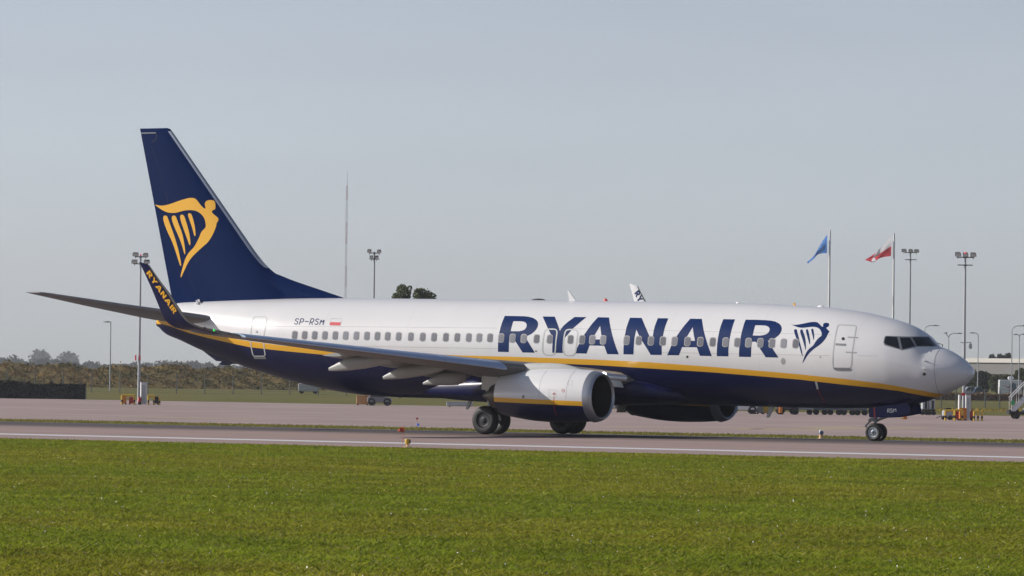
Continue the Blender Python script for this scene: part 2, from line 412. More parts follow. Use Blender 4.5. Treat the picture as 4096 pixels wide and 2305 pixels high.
def ribbon(pts, wd, closed=False):
    """strip polygons (pixels) along a polyline"""
    P = [np.array(p, float) for p in pts]; n = len(P); Lf, Rt = [], []
    for i in range(n):
        a = P[(i - 1) % n] if (closed or i > 0) else P[i]; b = P[(i + 1) % n] if (closed or i < n - 1) else P[i]
        t = b - a; t /= np.linalg.norm(t) + 1e-9; nn = np.array([-t[1], t[0]])
        Lf.append(P[i] + nn * wd / 2); Rt.append(P[i] - nn * wd / 2)
    out = []
    for i in range(n if closed else n - 1):
        j = (i + 1) % n; out.append([[tuple(Lf[i]), tuple(Lf[j]), tuple(Rt[j]), tuple(Rt[i])]])
    return out
def smoothp(pts, closed=True, it=2):
    P = [np.array(p, float) for p in pts]
    for _ in range(it):
        Q = []; n = len(P)
        for i in range(n if closed else n - 1):
            a, b = P[i], P[(i + 1) % n]; Q += [a * .75 + b * .25, a * .25 + b * .75]
        if not closed: Q = [P[0]] + Q + [P[-1]]
        P = Q
    return [tuple(p) for p in P]

ZA, ZB, ZC, ZD = (1960, 1240, 7.1556), (2260, 1240, 6.44), (2600, 1240, 6.44), (2920, 1260, 6.1333)
R1 = [T(*ZA, [(425, 172), (620, 176), (850, 180), (1000, 184), (1120, 200), (1230, 230), (1310, 275), (1355, 325), (1375, 385), (1375, 430), (1360, 490), (1325, 555), (1270, 620), (1190, 685), (1110, 725), (1062, 742), (1008, 780), (1055, 855), (1150, 1010), (1285, 1225), (930, 1218), (720, 885), (640, 745), (560, 745), (548, 900), (540, 1000), (535, 1208), (228, 1198), (228, 1050), (232, 950), (245, 800), (265, 660), (300, 510), (350, 350), (395, 240)]),
      T(*ZA, [(668, 325), (900, 328), (970, 340), (1020, 370), (1048, 410), (1050, 450), (1035, 510), (990, 565), (920, 595), (830, 612), (592, 610), (610, 520), (640, 410)])]
Y1 = [T(*ZA, [(1508, 190), (1855, 195), (1920, 370), (1960, 480), (1985, 560), (1998, 605), (2050, 520), (2110, 450), (2200, 370), (2420, 205), (2762, 208), (2747, 217), (2590, 345), (2370, 535), (2240, 690), (2140, 795), (2105, 850), (2090, 1000), (2085, 1232), (1785, 1228), (1785, 1080), (1790, 950), (1800, 850), (1795, 780), (1740, 690), (1680, 575), (1655, 530)])]
A1 = [T(*ZB, [(850, 190), (1133, 197), (1150, 330), (1175, 460), (1215, 640), (1260, 800), (1310, 950), (1385, 1145), (1088, 1138), (1010, 925), (630, 915), (553, 1125), (248, 1117), (310, 985), (365, 880), (420, 760), (490, 645), (600, 490), (700, 355)]),
      T(*ZB, [(907, 410), (914, 470), (935, 640), (962, 764), (692, 760), (765, 642), (840, 520)])]
N1 = [T(*ZB, [(1675, 203), (1975, 208), (2050, 390), (2170, 665), (2224, 795), (2245, 740), (2265, 660), (2285, 540), (2320, 400), (2392, 215), (2660, 218), (2590, 400), (2555, 520), (2525, 660), (2500, 850), (2490, 950), (2490, 1162), (2208, 1158), (2120, 1010), (1980, 790), (1905, 660), (1838, 505), (1815, 600), (1790, 720), (1775, 900), (1768, 1000), (1765, 1150), (1507, 1143), (1507, 1000), (1512, 900), (1530, 750), (1545, 640), (1580, 470), (1625, 330)])]
A2 = [T(*ZC, [(1040, 228), (1335, 233), (1350, 340), (1380, 520), (1420, 680), (1480, 880), (1540, 1050), (1592, 1190), (1285, 1182), (1208, 965), (825, 958), (745, 1170), (445, 1166), (545, 930), (620, 790), (690, 675), (770, 560), (880, 410)]),
      T(*ZC, [(1103, 445), (1110, 520), (1130, 660), (1158, 797), (890, 792), (955, 685), (1030, 560)])]
I1 = [T(*ZC, [(1890, 240), (2190, 245), (2140, 380), (2090, 560), (2050, 750), (2025, 950), (2018, 1080), (2020, 1197), (1720, 1192), (1722, 1060), (1730, 900), (1750, 730), (1790, 530), (1835, 380)])]
R2 = [T(*ZD, [(385, 118), (640, 121), (870, 130), (1000, 142), (1110, 165), (1200, 210), (1250, 262), (1270, 325), (1262, 390), (1235, 450), (1180, 515), (1100, 572), (1000, 618), (930, 640), (960, 690), (1035, 812), (1188, 1047), (875, 1040), (725, 812), (655, 690), (635, 660), (540, 658), (525, 760), (520, 850), (512, 1032), (222, 1027), (222, 900), (230, 780), (250, 620), (275, 480), (305, 360), (345, 220)]),
      T(*ZD, [(620, 255), (800, 257), (880, 265), (940, 290), (972, 335), (970, 375), (950, 425), (900, 470), (830, 495), (740, 510), (555, 505), (575, 420), (600, 320)])]
for nm, g in (('R', R1), ('Y', Y1), ('A', A1), ('N', N1), ('A', A2), ('I', I1), ('R', R2)):
    tag(decal('fuselage_letter', [g], fm(0.004), MT['blue'], plane), 'big navy letter %s painted along the cabin' % nm)
HB = [(1485, 225), (1540, 245), (1600, 247), (1700, 235), (1830, 208), (1960, 180), (2060, 172), (2130, 178), (2170, 200), (2210, 245), (2250, 285), (2280, 295), (2285, 280), (2282, 240), (2300, 208), (2345, 195), (2400, 198), (2428, 212), (2430, 250), (2418, 290), (2390, 294), (2362, 315), (2365, 335), (2400, 370), (2440, 405), (2438, 420), (2410, 445), (2390, 500), (2340, 590), (2260, 685), (2200, 735), (2090, 810), (2000, 885), (1930, 955), (1870, 1040), (1785, 1180), (1778, 1172), (1800, 1100), (1840, 990), (1890, 890), (1940, 830), (2030, 765), (2070, 710), (2110, 640), (2170, 570), (2240, 520), (2252, 490), (2248, 440), (2225, 380), (2180, 330), (2120, 302), (2040, 292), (1930, 300), (1830, 315), (1740, 318), (1670, 305), (1590, 275), (1530, 250)]
HS = [[(1575, 365), (1600, 352), (1630, 352), (1642, 375), (1655, 440), (1690, 560), (1705, 650), (1750, 810), (1787, 1015), (1778, 1022), (1735, 900), (1690, 735), (1620, 560), (1580, 440), (1570, 390)],
      [(1722, 375), (1745, 357), (1775, 360), (1790, 400), (1830, 510), (1855, 620), (1862, 760), (1862, 855), (1852, 858), (1825, 750), (1775, 590), (1725, 440)],
      [(1862, 375), (1880, 352), (1905, 352), (1918, 380), (1940, 470), (1965, 610), (1968, 690), (1955, 735), (1930, 650), (1895, 530), (1868, 430)],
      [(1992, 360), (2010, 340), (2035, 342), (2045, 365), (2060, 450), (2065, 540), (2058, 612), (2046, 612), (2025, 500), (2000, 410)]]
tag(decal('harp_emblem', [[T(*ZD, smoothp(q, True, 1))] for q in [HB] + HS], fm(0.004), MT['blue'], plane), 'navy winged harp emblem behind the front door')

# ---- cabin windows
wx = [1000 + a / 2.071 for a in (370, 452, 535, 620, 706, 792, 881, 968, 1055, 1140, 1231, 1332, 1430, 1524, 1622, 1716)] + [1800 + a / 2.071 for a in (155, 242, 331, 424, 518, 611, 717, 826, 998, 1094, 1179, 1269)] + [2400 + a / 2.071 for a in (220, 320, 422, 521, 617, 725, 831, 933, 1040, 1137, 1230, 1328, 1425, 1521, 1620)]
wcy = lambda u: np.interp(u, (1178, 1425, 1690, 1960, 2200, 2506, 2698, 2902, 3088, 3182), (1340.5, 1343, 1348, 1351.6, 1357, 1361.7, 1365.6, 1369.4, 1373, 1374.7))
def rrect(cx, cy, a, b, r, shx, shy, n=5):
    out = []
    for qx, qy, t0 in ((a - r, -(b - r), -90), (a - r, b - r, 0), (-(a - r), b - r, 90), (-(a - r), -(b - r), 180)):
        for i in range(n + 1):
            t = R(t0 + 90 * i / n); x, y = qx + r * math.cos(t), qy + r * math.sin(t)
            out.append((cx + x - shx * y, cy + y + shy * x))
    return out
def fan(name, ring, mapper, m, parent, c):
    n = len(ring); allp = list(ring) + [(c[0] + (p[0] - c[0]) * .55, c[1] + (p[1] - c[1]) * .55) for p in ring] + [c]
    vv = fus_hits([p[0] for p in allp], [p[1] for p in allp], mapper.off)
    f = [(i, n + i, n + (i + 1) % n, (i + 1) % n) for i in range(n)] + [(n + i, 2 * n, n + (i + 1) % n) for i in range(n)]
    return mesh(name, vv, f, m, parent, smooth=True)
for i, u in enumerate(wx):
    k = 0.93 + 0.11 * (u - 1178) / 2000
    cy = float(wcy(u))
    fr = fan('window', rrect(u, cy, 12.4 * k, 18.9 * k, 9.3 * k, .09, .014), fm(0.007), MT['frame'], plane, (u, cy))
    fan('pane', rrect(u + .6, cy + .4, 10.0 * k, 16.2 * k, 7.6 * k, .09, .014), fm(0.011), MT['pane'], fr, (u, cy))

# ---- doors
ZN, ZT6, ZW3 = (3480, 1320, 6.043), (3200, 1200, 2.231), (600, 1170, 4.770)
fd = T(*ZT6, [(352, 222), (490, 229), (502, 240), (500, 256), (478, 380), (463, 480), (459, 580), (450, 603), (436, 610), (310, 607), (296, 598), (292, 570), (294, 480), (305, 380), (322, 288), (336, 235)])
d1 = decal('door', ribbon(fd, 4.6, True), fm(0.006), MT['dfr'], plane); tag(d1, 'front service door outline')
decal('door_sill', [[T(*ZT6, [(294, 604), (460, 606), (440, 629), (312, 627)])]], fm(0.02), MT['gear'], d1)
decal('door_handle', [[T(*ZT6, [(316, 388), (408, 392), (408, 411), (316, 405)])]], fm(0.010), MT['gear'], d1)
decal('door_window', [[T(*ZT6, [(385 + 14 * math.cos(a), 347 + 14 * math.sin(a)) for a in np.linspace(0, 6.28, 14)[:-1]])]], fm(0.010), MT['black'], d1)
for hq in ([(425, 328), (520, 333), (520, 343), (425, 338)], [(408, 462), (505, 466), (505, 476), (408, 472)]): decal('hinge', [[T(*ZT6, hq)]], fm(0.008), MT['frame'], d1)
ad = T(*ZW3, [(2010, 464), (2200, 466), (2228, 488), (2215, 600), (2190, 720), (2175, 800), (2168, 880), (2168, 960), (2180, 1080), (2198, 1190), (2182, 1217), (1990, 1217), (1962, 1185), (1930, 1040), (1917, 930), (1917, 830), (1930, 700), (1950, 560), (1972, 490)])
d2 = decal('door', ribbon(ad, 4.2, True), fm(0.006), MT['dfr'], plane); tag(d2, 'rear service door outline partly hidden by the wing')
decal('door_sill', [[T(*ZW3, [(1980, 1228), (2220, 1232), (2220, 1268), (1990, 1266)])]], fm(0.02), MT['gear'], d2)
decal('door_window', [[T(*ZW3, [(2040 + 20 * math.cos(a), 752 + 24 * math.sin(a)) for a in np.linspace(0, 6.28, 14)[:-1]])]], fm(0.010), MT['gear'], d2)
for q, lb in (([(1650, 552), (1860, 552), (1905, 580), (1920, 640), (1905, 760), (1885, 900), (1875, 1080), (1870, 1180), (1840, 1260), (1770, 1297), (1600, 1292), (1540, 1255), (1505, 1180), (1500, 1080), (1510, 930), (1530, 750), (1560, 620), (1595, 572)], 'rear one of the two overwing exits'),
              ([(2230, 562), (2440, 564), (2492, 600), (2510, 660), (2495, 780), (2480, 900), (2470, 1050), (2460, 1180), (2420, 1270), (2350, 1312), (2190, 1307), (2130, 1272), (2095, 1180), (2095, 1080), (2105, 930), (2120, 780), (2150, 640), (2180, 592)], 'forward one of the two overwing exits')):
    tag(decal('overwing_exit', ribbon(T(*ZA, smoothp(q, True, 1)), 5.0, True), fm(0.006), MT['dfr'], plane), lb)

# ---- cockpit glazing
ck = decal('cockpit_window', [[T(*ZN, [(392, 143), (680, 155), (1000, 163), (1420, 160), (1520, 265), (1632, 392), (1500, 402), (1150, 404), (770, 495), (690, 466), (350, 372), (322, 310), (345, 190), (360, 160)])]], fm(0.006), MT['gear'], plane, 5)
for q in ([(400, 163), (650, 178), (684, 320), (712, 452), (680, 445), (380, 350), (345, 305), (370, 190)], [(722, 190), (960, 190), (1020, 295), (1078, 395), (780, 465)], [(1020, 185), (1418, 185), (1500, 285), (1585, 384), (1140, 390)]):
    decal('cockpit_pane', [[T(*ZN, q)]], fm(0.012), MT['glass'], ck, 5)
wpr = MB(); wp = [fus_hit(*p, .05) for p in T(*ZN, [(1610, 355), (1720, 400)])]; wpr.tube(wp[0] + np.array([.0, 0, .02]), wp[1] + np.array([.02, 0, .03]), .012); wpr.tube(wp[1] + np.array([.02, 0, .03]), wp[1] + np.array([0.01, 0, -.05]), .016); wpr.build('wiper', MT['black'], plane)
wpr = MB(); wpr.path([fus_hit(*p, .03) for p in T(*ZN, [(1150, 385), (1480, 385), (1500, 405)])], .012); wpr.build('wiper', MT['black'], plane)

# ---- seams, small fittings
decal('radome_seam', ribbon(T(*ZN, [(1690, 470), (1640, 530), (1600, 600), (1570, 700), (1553, 830), (1550, 930), (1555, 1040), (1570, 1180), (1590, 1300), (1630, 1440)]) + T(*ZT6, [(1235, 815), (1250, 838)]), 1.5), fm(0.004), MT['dseam'], plane)
for hq in ([(1555, 908), (1800, 895), (2195, 882)], [(1590, 1228), (1900, 1195), (2195, 1160)]): decal('lightning_strip', ribbon(T(*ZN, hq), 1.4), fm(0.005), MT['wtext'], plane)
sm = [((1000, 1306), (1400, 1307), (1990, 1313)), ((2230, 1314), (2500, 1319), (3050, 1332), (3325, 1340)), ((3430, 1423), (3510, 1425)), ((2640, 1410), (3320, 1423)), ((1990, 1395), (1400, 1385), (1200, 1380))]
for s_ in sm: decal('skin_seam', ribbon(s_, .9), fm(0.003), MT['seam'], plane)
for (u, v, q) in ((3696, 1442, 0), (3695, 1474, 0)):
    p = fus_hit(u, v, 0); b = MB(); b.tube(p + np.array([0, .04, 0]), p + np.array([0.02, -.04, 0]), .045, .03); b.tube(p + np.array([0, -.04, 0]), p + np.array([.13, -.03, -.005]), .02, .012)
    b.build('pitot_probe', MT['white'], plane, 40)
decal('sensor_port', [[T(*ZN, [(1313 + 40 * math.cos(a), 1070 + 38 * math.sin(a)) for a in np.linspace(0, 6.28, 16)[:-1]])]], fm(.006), MT['dmetal'], plane)
decal('service_panel', [[T(*ZD, [(1303 + 54 * math.cos(a), 1137 + 80 * math.sin(a)) for a in np.linspace(0, 6.28, 18)[:-1]])]], fm(.006), MT['seam'], plane)
for hz_, cx_, cy_, a_, b_ in ((ZC, 960, 1210, 30, 34), (ZD, 2217, 1034, 15, 15), (ZA, 1318, 1182, 28, 18)): decal('vent_port', [[T(*hz_, [(cx_ + a_ * math.cos(a), cy_ + b_ * math.sin(a)) for a in np.linspace(0, 6.28, 12)[:-1]])]], fm(.006), MT['dmetal'], plane)
decal('marking_plate', [[[(3260, 1527), (3268, 1527), (3275, 1557), (3267, 1557)]]], fm(.006), MT['lgrey'], plane)
decal('red_line', ribbon([(3272, 1558), (3284, 1585), (3300, 1608)], 1.6), fm(.006), MT['red'], plane)
# registration, flag
Z6 = (1140, 1250, 9.2)
def strokes(lst, wd): return [p for s_ in lst for p in ribbon(smoothp(s_, False, 2) if len(s_) > 4 else s_, wd)]
RG = [[(510, 268), (490, 238), (440, 230), (395, 258), (385, 305), (430, 325), (470, 345), (470, 395), (440, 430), (395, 437), (360, 420), (352, 390)], [(525, 450), (590, 232)], [(590, 234), (650, 232), (692, 250), (685, 310), (650, 350), (600, 358), (552, 358)], [(735, 335), (872, 337)], [(900, 455), (965, 232)], [(965, 232), (1030, 234), (1068, 250), (1062, 310), (1030, 352), (980, 362), (930, 362)], [(985, 362), (1005, 458)], [(1255, 278), (1235, 248), (1185, 242), (1140, 268), (1130, 315), (1175, 335), (1215, 355), (1215, 405), (1185, 442), (1140, 448), (1105, 430), (1098, 400)], [(1275, 462), (1340, 235), (1350, 400), (1460, 238), (1395, 465)]]
for rg in ([0], [1, 2], [3], [4, 5, 6], [7], [8]): decal('registration_character', [[T(*Z6, r[0])] for r in strokes([RG[k_] for k_ in rg], 30)], fm(.004), MT['blue'], plane, 6)
pf = decal('painted_flag', [[T(*Z6, [(1668, 357), (2062, 368), (2030, 487), (1635, 474)])]], fm(.004), MT['redl'], plane, 6)
decal('flag_border', ribbon(T(*Z6, [(1700, 228), (2112, 237), (2030, 487), (1635, 474)]), .9, True), fm(.005), MT['seam'], pf)

# roof fittings
def on_top(u, v): p = on_y(u, v, 0.0); return p
def roof_blade(poly, m, name, wdt=.05, lab=None):
    q = [on_top(*p) for p in poly]; b = MB(); n = len(q)
    b.add([(p[0], -wdt / 2, p[2]) for p in q] + [(p[0], wdt / 2, p[2]) for p in q], [tuple(range(n)), tuple(range(2 * n - 1, n - 1, -1))] + [(i, n + i, n + (i + 1) % n, (i + 1) % n) for i in range(n)])
    return b.build(name, m, plane)
roof_blade([(2271, 1164), (2277, 1163), (2288, 1180), (2308, 1208), (2279, 1208)], MT['white'], 'antenna')
def dome(u0, u1, v, hgt, m, name):
    a, b_ = on_top(u0, v), on_top(u1, v); c = (a + b_) / 2; l = (b_[0] - a[0]) / 2
    b = MB(); n = 16
    vs = [(c[0], 0, float(ft(c[0])) + hgt)]
    for k, s_ in enumerate((.5, .85, 1.0)):
        for i in range(n):
            t = 2 * math.pi * i / n; vs.append((c[0] + l * s_ * math.cos(t), .35 * l * s_ * math.sin(t), float(ft(c[0])) + hgt * (1 - s_ ** 2) - (.04 if k == 2 else 0)))
    f = [(0, 1 + i, 1 + (i + 1) % n) for i in range(n)]
    for k in range(2):
        for i in range(n): f.append((1 + k * n + i, 1 + k * n + n + i, 1 + k * n + n + (i + 1) % n, 1 + k * n + (i + 1) % n))
    b.add(vs, f); return b.build(name, m, plane, 50)
dome(2122, 2186, 1200, .06, MT['black'], 'satellite_antenna')
dome(2411, 2432, 1203, .11, MT['red'], 'beacon_light')
dome(2942, 2962, 1212, .05, MT['white'], 'antenna'); dome(3268, 3297, 1227, .07, MT['white'], 'antenna')
roof_blade([(3174, 1214), (3178, 1211), (3184, 1223), (3174, 1223)], MT['yellow'], 'antenna')
for pl in ([(792, 1203), (799, 1203), (803, 1214), (794, 1215)], [(785, 1208), (790, 1207), (794, 1220), (786, 1221)]):
    q = [fus_hit(a, b_, .0) for a, b_ in pl]; n = np.array([0, -.5, .85]); b = MB()
    b.add([p + n * .0 for p in q] + [p + n * .09 for p in q], [(0, 1, 2, 3), (7, 6, 5, 4), (0, 4, 5, 1), (1, 5, 6, 2), (2, 6, 7, 3), (3, 7, 4, 0)]); b.build('vortex_vane', MT['white'], plane)
# belly masts
def belly(poly, m, name, y=0.0, wd=.06):
    q = [on_y(a, b_, y) for a, b_ in poly]; n = len(q); b = MB()
    b.add([(p[0], y - wd / 2, p[2]) for p in q] + [(p[0], y + wd / 2, p[2]) for p in q], [tuple(range(n)), tuple(range(2 * n - 1, n - 1, -1))] + [(i, n + i, n + (i + 1) % n, (i + 1) % n) for i in range(n)])
    return b.build(name, m, plane)
belly([(1878, 1590), (1894, 1590), (1888, 1604), (1872, 1638), (1864, 1638)], MT['lgrey'], 'belly_antenna')
belly([(2476, 1608), (2511, 1608), (2506, 1625), (2496, 1644), (2484, 1650), (2466, 1650), (2477, 1625)], MT['grey'], 'belly_antenna')
belly([(3076, 1618), (3100, 1618), (3097, 1630), (3076, 1671), (3067, 1671), (3077, 1630)], MT['lgrey'], 'belly_antenna')
# tail skid + exhaust
b = MB(); b.lathe([(0, .16), (.02, .19), (-.05, .2)], (-1, 0, .2), (-18.47, 0, 4.34), 24); b.lathe([(0.001, .165), (0.0011, 0)], (-1, 0, .2), (-18.475, 0, 4.345), 24); b.build('exhaust', MT['dmetal'], plane)
sk = [on_y(*p, 0.0) for p in T(*ZW3, [(1030, 1110), (1200, 1240), (1290, 1310), (1400, 1320)])] + [on_y(*p) for p in ((882, 1455), (893, 1462), (910, 1462), (925, 1456), (960, 1457), (960, 1440), (850, 1400))]
n = len(sk); b = MB(); wd = .22
b.add([(p[0], -wd / 2, p[2]) for p in sk] + [(p[0], wd / 2, p[2]) for p in sk], [tuple(range(n)), tuple(range(2 * n - 1, n - 1, -1))] + [(i, n + i, n + (i + 1) % n, (i + 1) % n) for i in range(n)]); b.build('tail_skid', MT['navy'], plane)

# ------------------------------------------------------------------ fin
LEP = [(5.10, -8.2), (5.39, -9.07), (6.11, -11.68), (6.28, -12.18), (6.40, -12.56), (6.75, -13.05), (7.30, -13.59), (12.37, -17.96), (12.46, -18.05), (12.50, -18.2)]
TEP = [(4.6, -17.62), (5.15, -17.78), (12.5, -19.63)]
fle = lambda z: np.interp(z, *zip(*LEP)); fte = lambda z: np.interp(z, *zip(*TEP))
def naca(s): return 5 * (0.2969 * np.sqrt(np.maximum(s, 0)) - 0.126 * s - 0.3516 * s ** 2 + 0.2843 * s ** 3 - 0.1036 * s ** 4)
def fth(x, z):
    xm = -13.59 + (7.3 - z) * 0.862 if z < 12.37 else fle(z)
    xm = min(xm, fle(z)); xt = fte(z); c = max(xm - xt, .2); s = (xm - x) / c
    t = .098 * c
    if s >= 0: h = naca(min(s, 1.0)) * t
    else: h = 0
    if fle(z) > xm + .02:
        h = max(h, .10 * math.sqrt(max(0.0, min(1, (fle(z) - x) / 1.2))) * (1 if s < 0 else 1) * max(0, 1 - max(s, 0) * 3))
    return h + (.003 if s < .995 else 0)
zs = np.concatenate([np.linspace(4.75, 7.3, 26), np.linspace(7.6, 12.37, 20), [12.42, 12.46, 12.49, 12.5]])
NC = 44; vs, fs = [], []
cs = 1 - np.cos(np.linspace(0, math.pi / 2, NC))
for z in zs:
    a, t = fle(z), fte(z); cut = max(0, 1 - max(0, (z - 12.3) / .2) ** 2) if z > 12.3 else 1
    for sgn in (-1, 1):
        for s in cs:
            x = a + (t - a) * s; vs.append((x, sgn * (fth(x, z) if s > 0 else 0) * math.sqrt(cut), z))
for k in range(len(zs) - 1):
    for g in range(2):
        for i in range(NC - 1):
            q = k * 2 * NC + g * NC + i; fs.append((q, q + 1, q + 2 * NC + 1, q + 2 * NC))
q = (len(zs) - 1) * 2 * NC
fs += [(q + i, q + i + 1, q + NC + i + 1, q + NC + i) for i in range(NC - 1)]
fin = mesh('tail_fin', vs, fs, MT['finblue'], plane, smooth=True); fixn(fin)
# bare metal leading edge
vs, fs = [], []; zz = np.linspace(6.62, 12.36, 30); ss = np.linspace(0, 1, 8)
for z in zz:
    for sgn in (-1, 1):
        for s in ss:
            x = fle(z) + .012 - s ** 2 * .17; vs.append((x, sgn * (fth(min(x, fle(z)), z) + .004 if s > 0 else 0), z))
for k in range(len(zz) - 1):
    for g in range(2):
        for i in range(7):
            q = k * 16 + g * 8 + i; fs.append((q, q + 1, q + 17, q + 16))
o = mesh('leading_edge', vs, fs, MT['bare'], fin, smooth=True); fixn(o)
def finmap(off):
    def f(u, v):
        p = on_y(u, v, -.2)
        for _ in range(3): p = on_y(u, v, -(fth(p[0], p[2]) + off))
        return p
    return f
Z7 = (600, 760, 3.92)
TB = [(78, 228), (110, 238), (170, 250), (240, 242), (330, 218), (470, 165), (600, 128), (660, 124), (710, 135), (745, 170), (790, 235), (840, 285), (868, 298), (872, 285), (857, 225), (870, 185), (905, 162), (960, 157), (1005, 168), (1022, 200), (1028, 265), (1018, 310), (985, 316), (968, 335), (975, 360), (1020, 400), (1065, 435), (1075, 465), (1060, 500), (1045, 515), (1035, 580), (990, 690), (950, 760), (905, 825), (840, 880), (740, 970), (650, 1060), (590, 1150), (530, 1280), (490, 1372), (478, 1372), (485, 1320), (520, 1180), (560, 1060), (610, 980), (690, 900), (740, 810), (775, 735), (805, 655), (860, 605), (877, 570), (872, 510), (850, 440), (810, 385), (760, 345), (700, 322), (630, 316), (540, 322), (460, 345), (400, 360), (330, 362), (260, 350), (180, 310), (110, 262)]
TS = [[(205, 425), (225, 402), (255, 403), (275, 425), (300, 500), (370, 690), (430, 880), (470, 1050), (492, 1190), (475, 1195), (450, 1120), (400, 960), (350, 815), (270, 650), (215, 500)], [(340, 420), (365, 402), (395, 405), (415, 440), (450, 540), (505, 680), (530, 800), (550, 930), (552, 1010), (540, 1012), (500, 860), (450, 730), (390, 600), (345, 480)], [(470, 405), (490, 388), (520, 390), (540, 420), (570, 510), (610, 650), (632, 780), (632, 865), (618, 868), (580, 760), (530, 620), (480, 480)], [(590, 385), (610, 365), (640, 370), (655, 395), (680, 470), (705, 590), (715, 690), (712, 722), (695, 725), (670, 620), (630, 500)]]
tag(decal('harp_emblem', [[T(*Z7, smoothp(q, True, 1))] for q in [TB] + TS], finmap(.006), MT['yellow'], fin, 12), 'yellow winged harp on the tail fin')
decal('rudder_line', ribbon([(606, 585), (660, 760), (700, 930), (760, 1110), (790, 1203)], 1.3), finmap(.004), MT['navy'], fin)
decal('rudder_tab_line', ribbon([(562, 533), (623, 532)], 2.4), finmap(.008), MT['lgrey'], fin)
decal('rudder_balance_gap', ribbon([(623, 532), (627, 548), (622, 560), (606, 568)], 2.0), finmap(.008), MT['black'], fin)

# ------------------------------------------------------------------ lifting surfaces
def loft(name, secs, mats, parent, nch=18, mi=None, up=0.5, smooth=55):
    """secs: (LE, TE, normal, thickness); airfoil ring TE>upper>LE>lower>TE"""
    s = (1 - np.cos(np.linspace(0, math.pi, nch))) / 2
    vs, fs, mm = [], [], []
    for le, te, nn, t in secs:
        le, te, nn = np.array(le, float), np.array(te, float), np.array(nn, float); nn /= np.linalg.norm(nn)
        h = naca(s) * t
        up_ = [le + (te - le) * a + nn * b * 2 * up for a, b in zip(s[::-1], h[::-1])]
        lo_ = [le + (te - le) * a - nn * b * 2 * (1 - up) for a, b in zip(s[1:], h[1:])]
        vs += up_ + lo_
    n = 2 * nch - 1
    for k in range(len(secs) - 1):
        for i in range(n - 1):
            fs.append((k * n + i, k * n + i + 1, (k + 1) * n + i + 1, (k + 1) * n + i)); mm.append(mi(i, nch) if mi else 0)
    fs += [tuple(range(n - 1, -1, -1)), tuple(range((len(secs) - 1) * n, len(secs) * n))]; mm += [0, 0]
    o = mesh(name, vs, fs, mats, parent, mi=mm); autosmooth(o, smooth); return o

# leading edge line and its height, from the lit slat band
def le_pt(u, v):
    d = ray(u, v); a = CAM[0] - 2.76 - .52 * 5.6 - .52 * CAM[1]; t = -a / (d[0] - .52 * d[1]); return CAM + d * t
tp = np.array([le_pt(*p) for p in ((1000, 1332), (1222, 1361), (1483, 1390), (1724, 1414), (2000, 1440), (2056, 1450))]); bt = np.array([le_pt(*p) for p in ((900, 1344), (1140, 1367), (1300, 1388), (1518, 1419), (1782, 1451), (2000, 1475), (2056, 1486))])
cf_t = np.polyfit(-tp[:, 1], tp[:, 2], 1); cf_b = np.polyfit(-bt[:, 1], bt[:, 2], 2)
print('LE fit', cf_t, cf_b, tp[0], tp[-1])
zt_ = lambda y: np.polyval(cf_t, y); zb_ = lambda y: np.polyval(cf_b, y)
xle = lambda y: 2.76 - .52 * (y - 5.6)
def xte(y): return -1.98 if y < 5.9 else -1.98 - .262 * (y - 5.9)
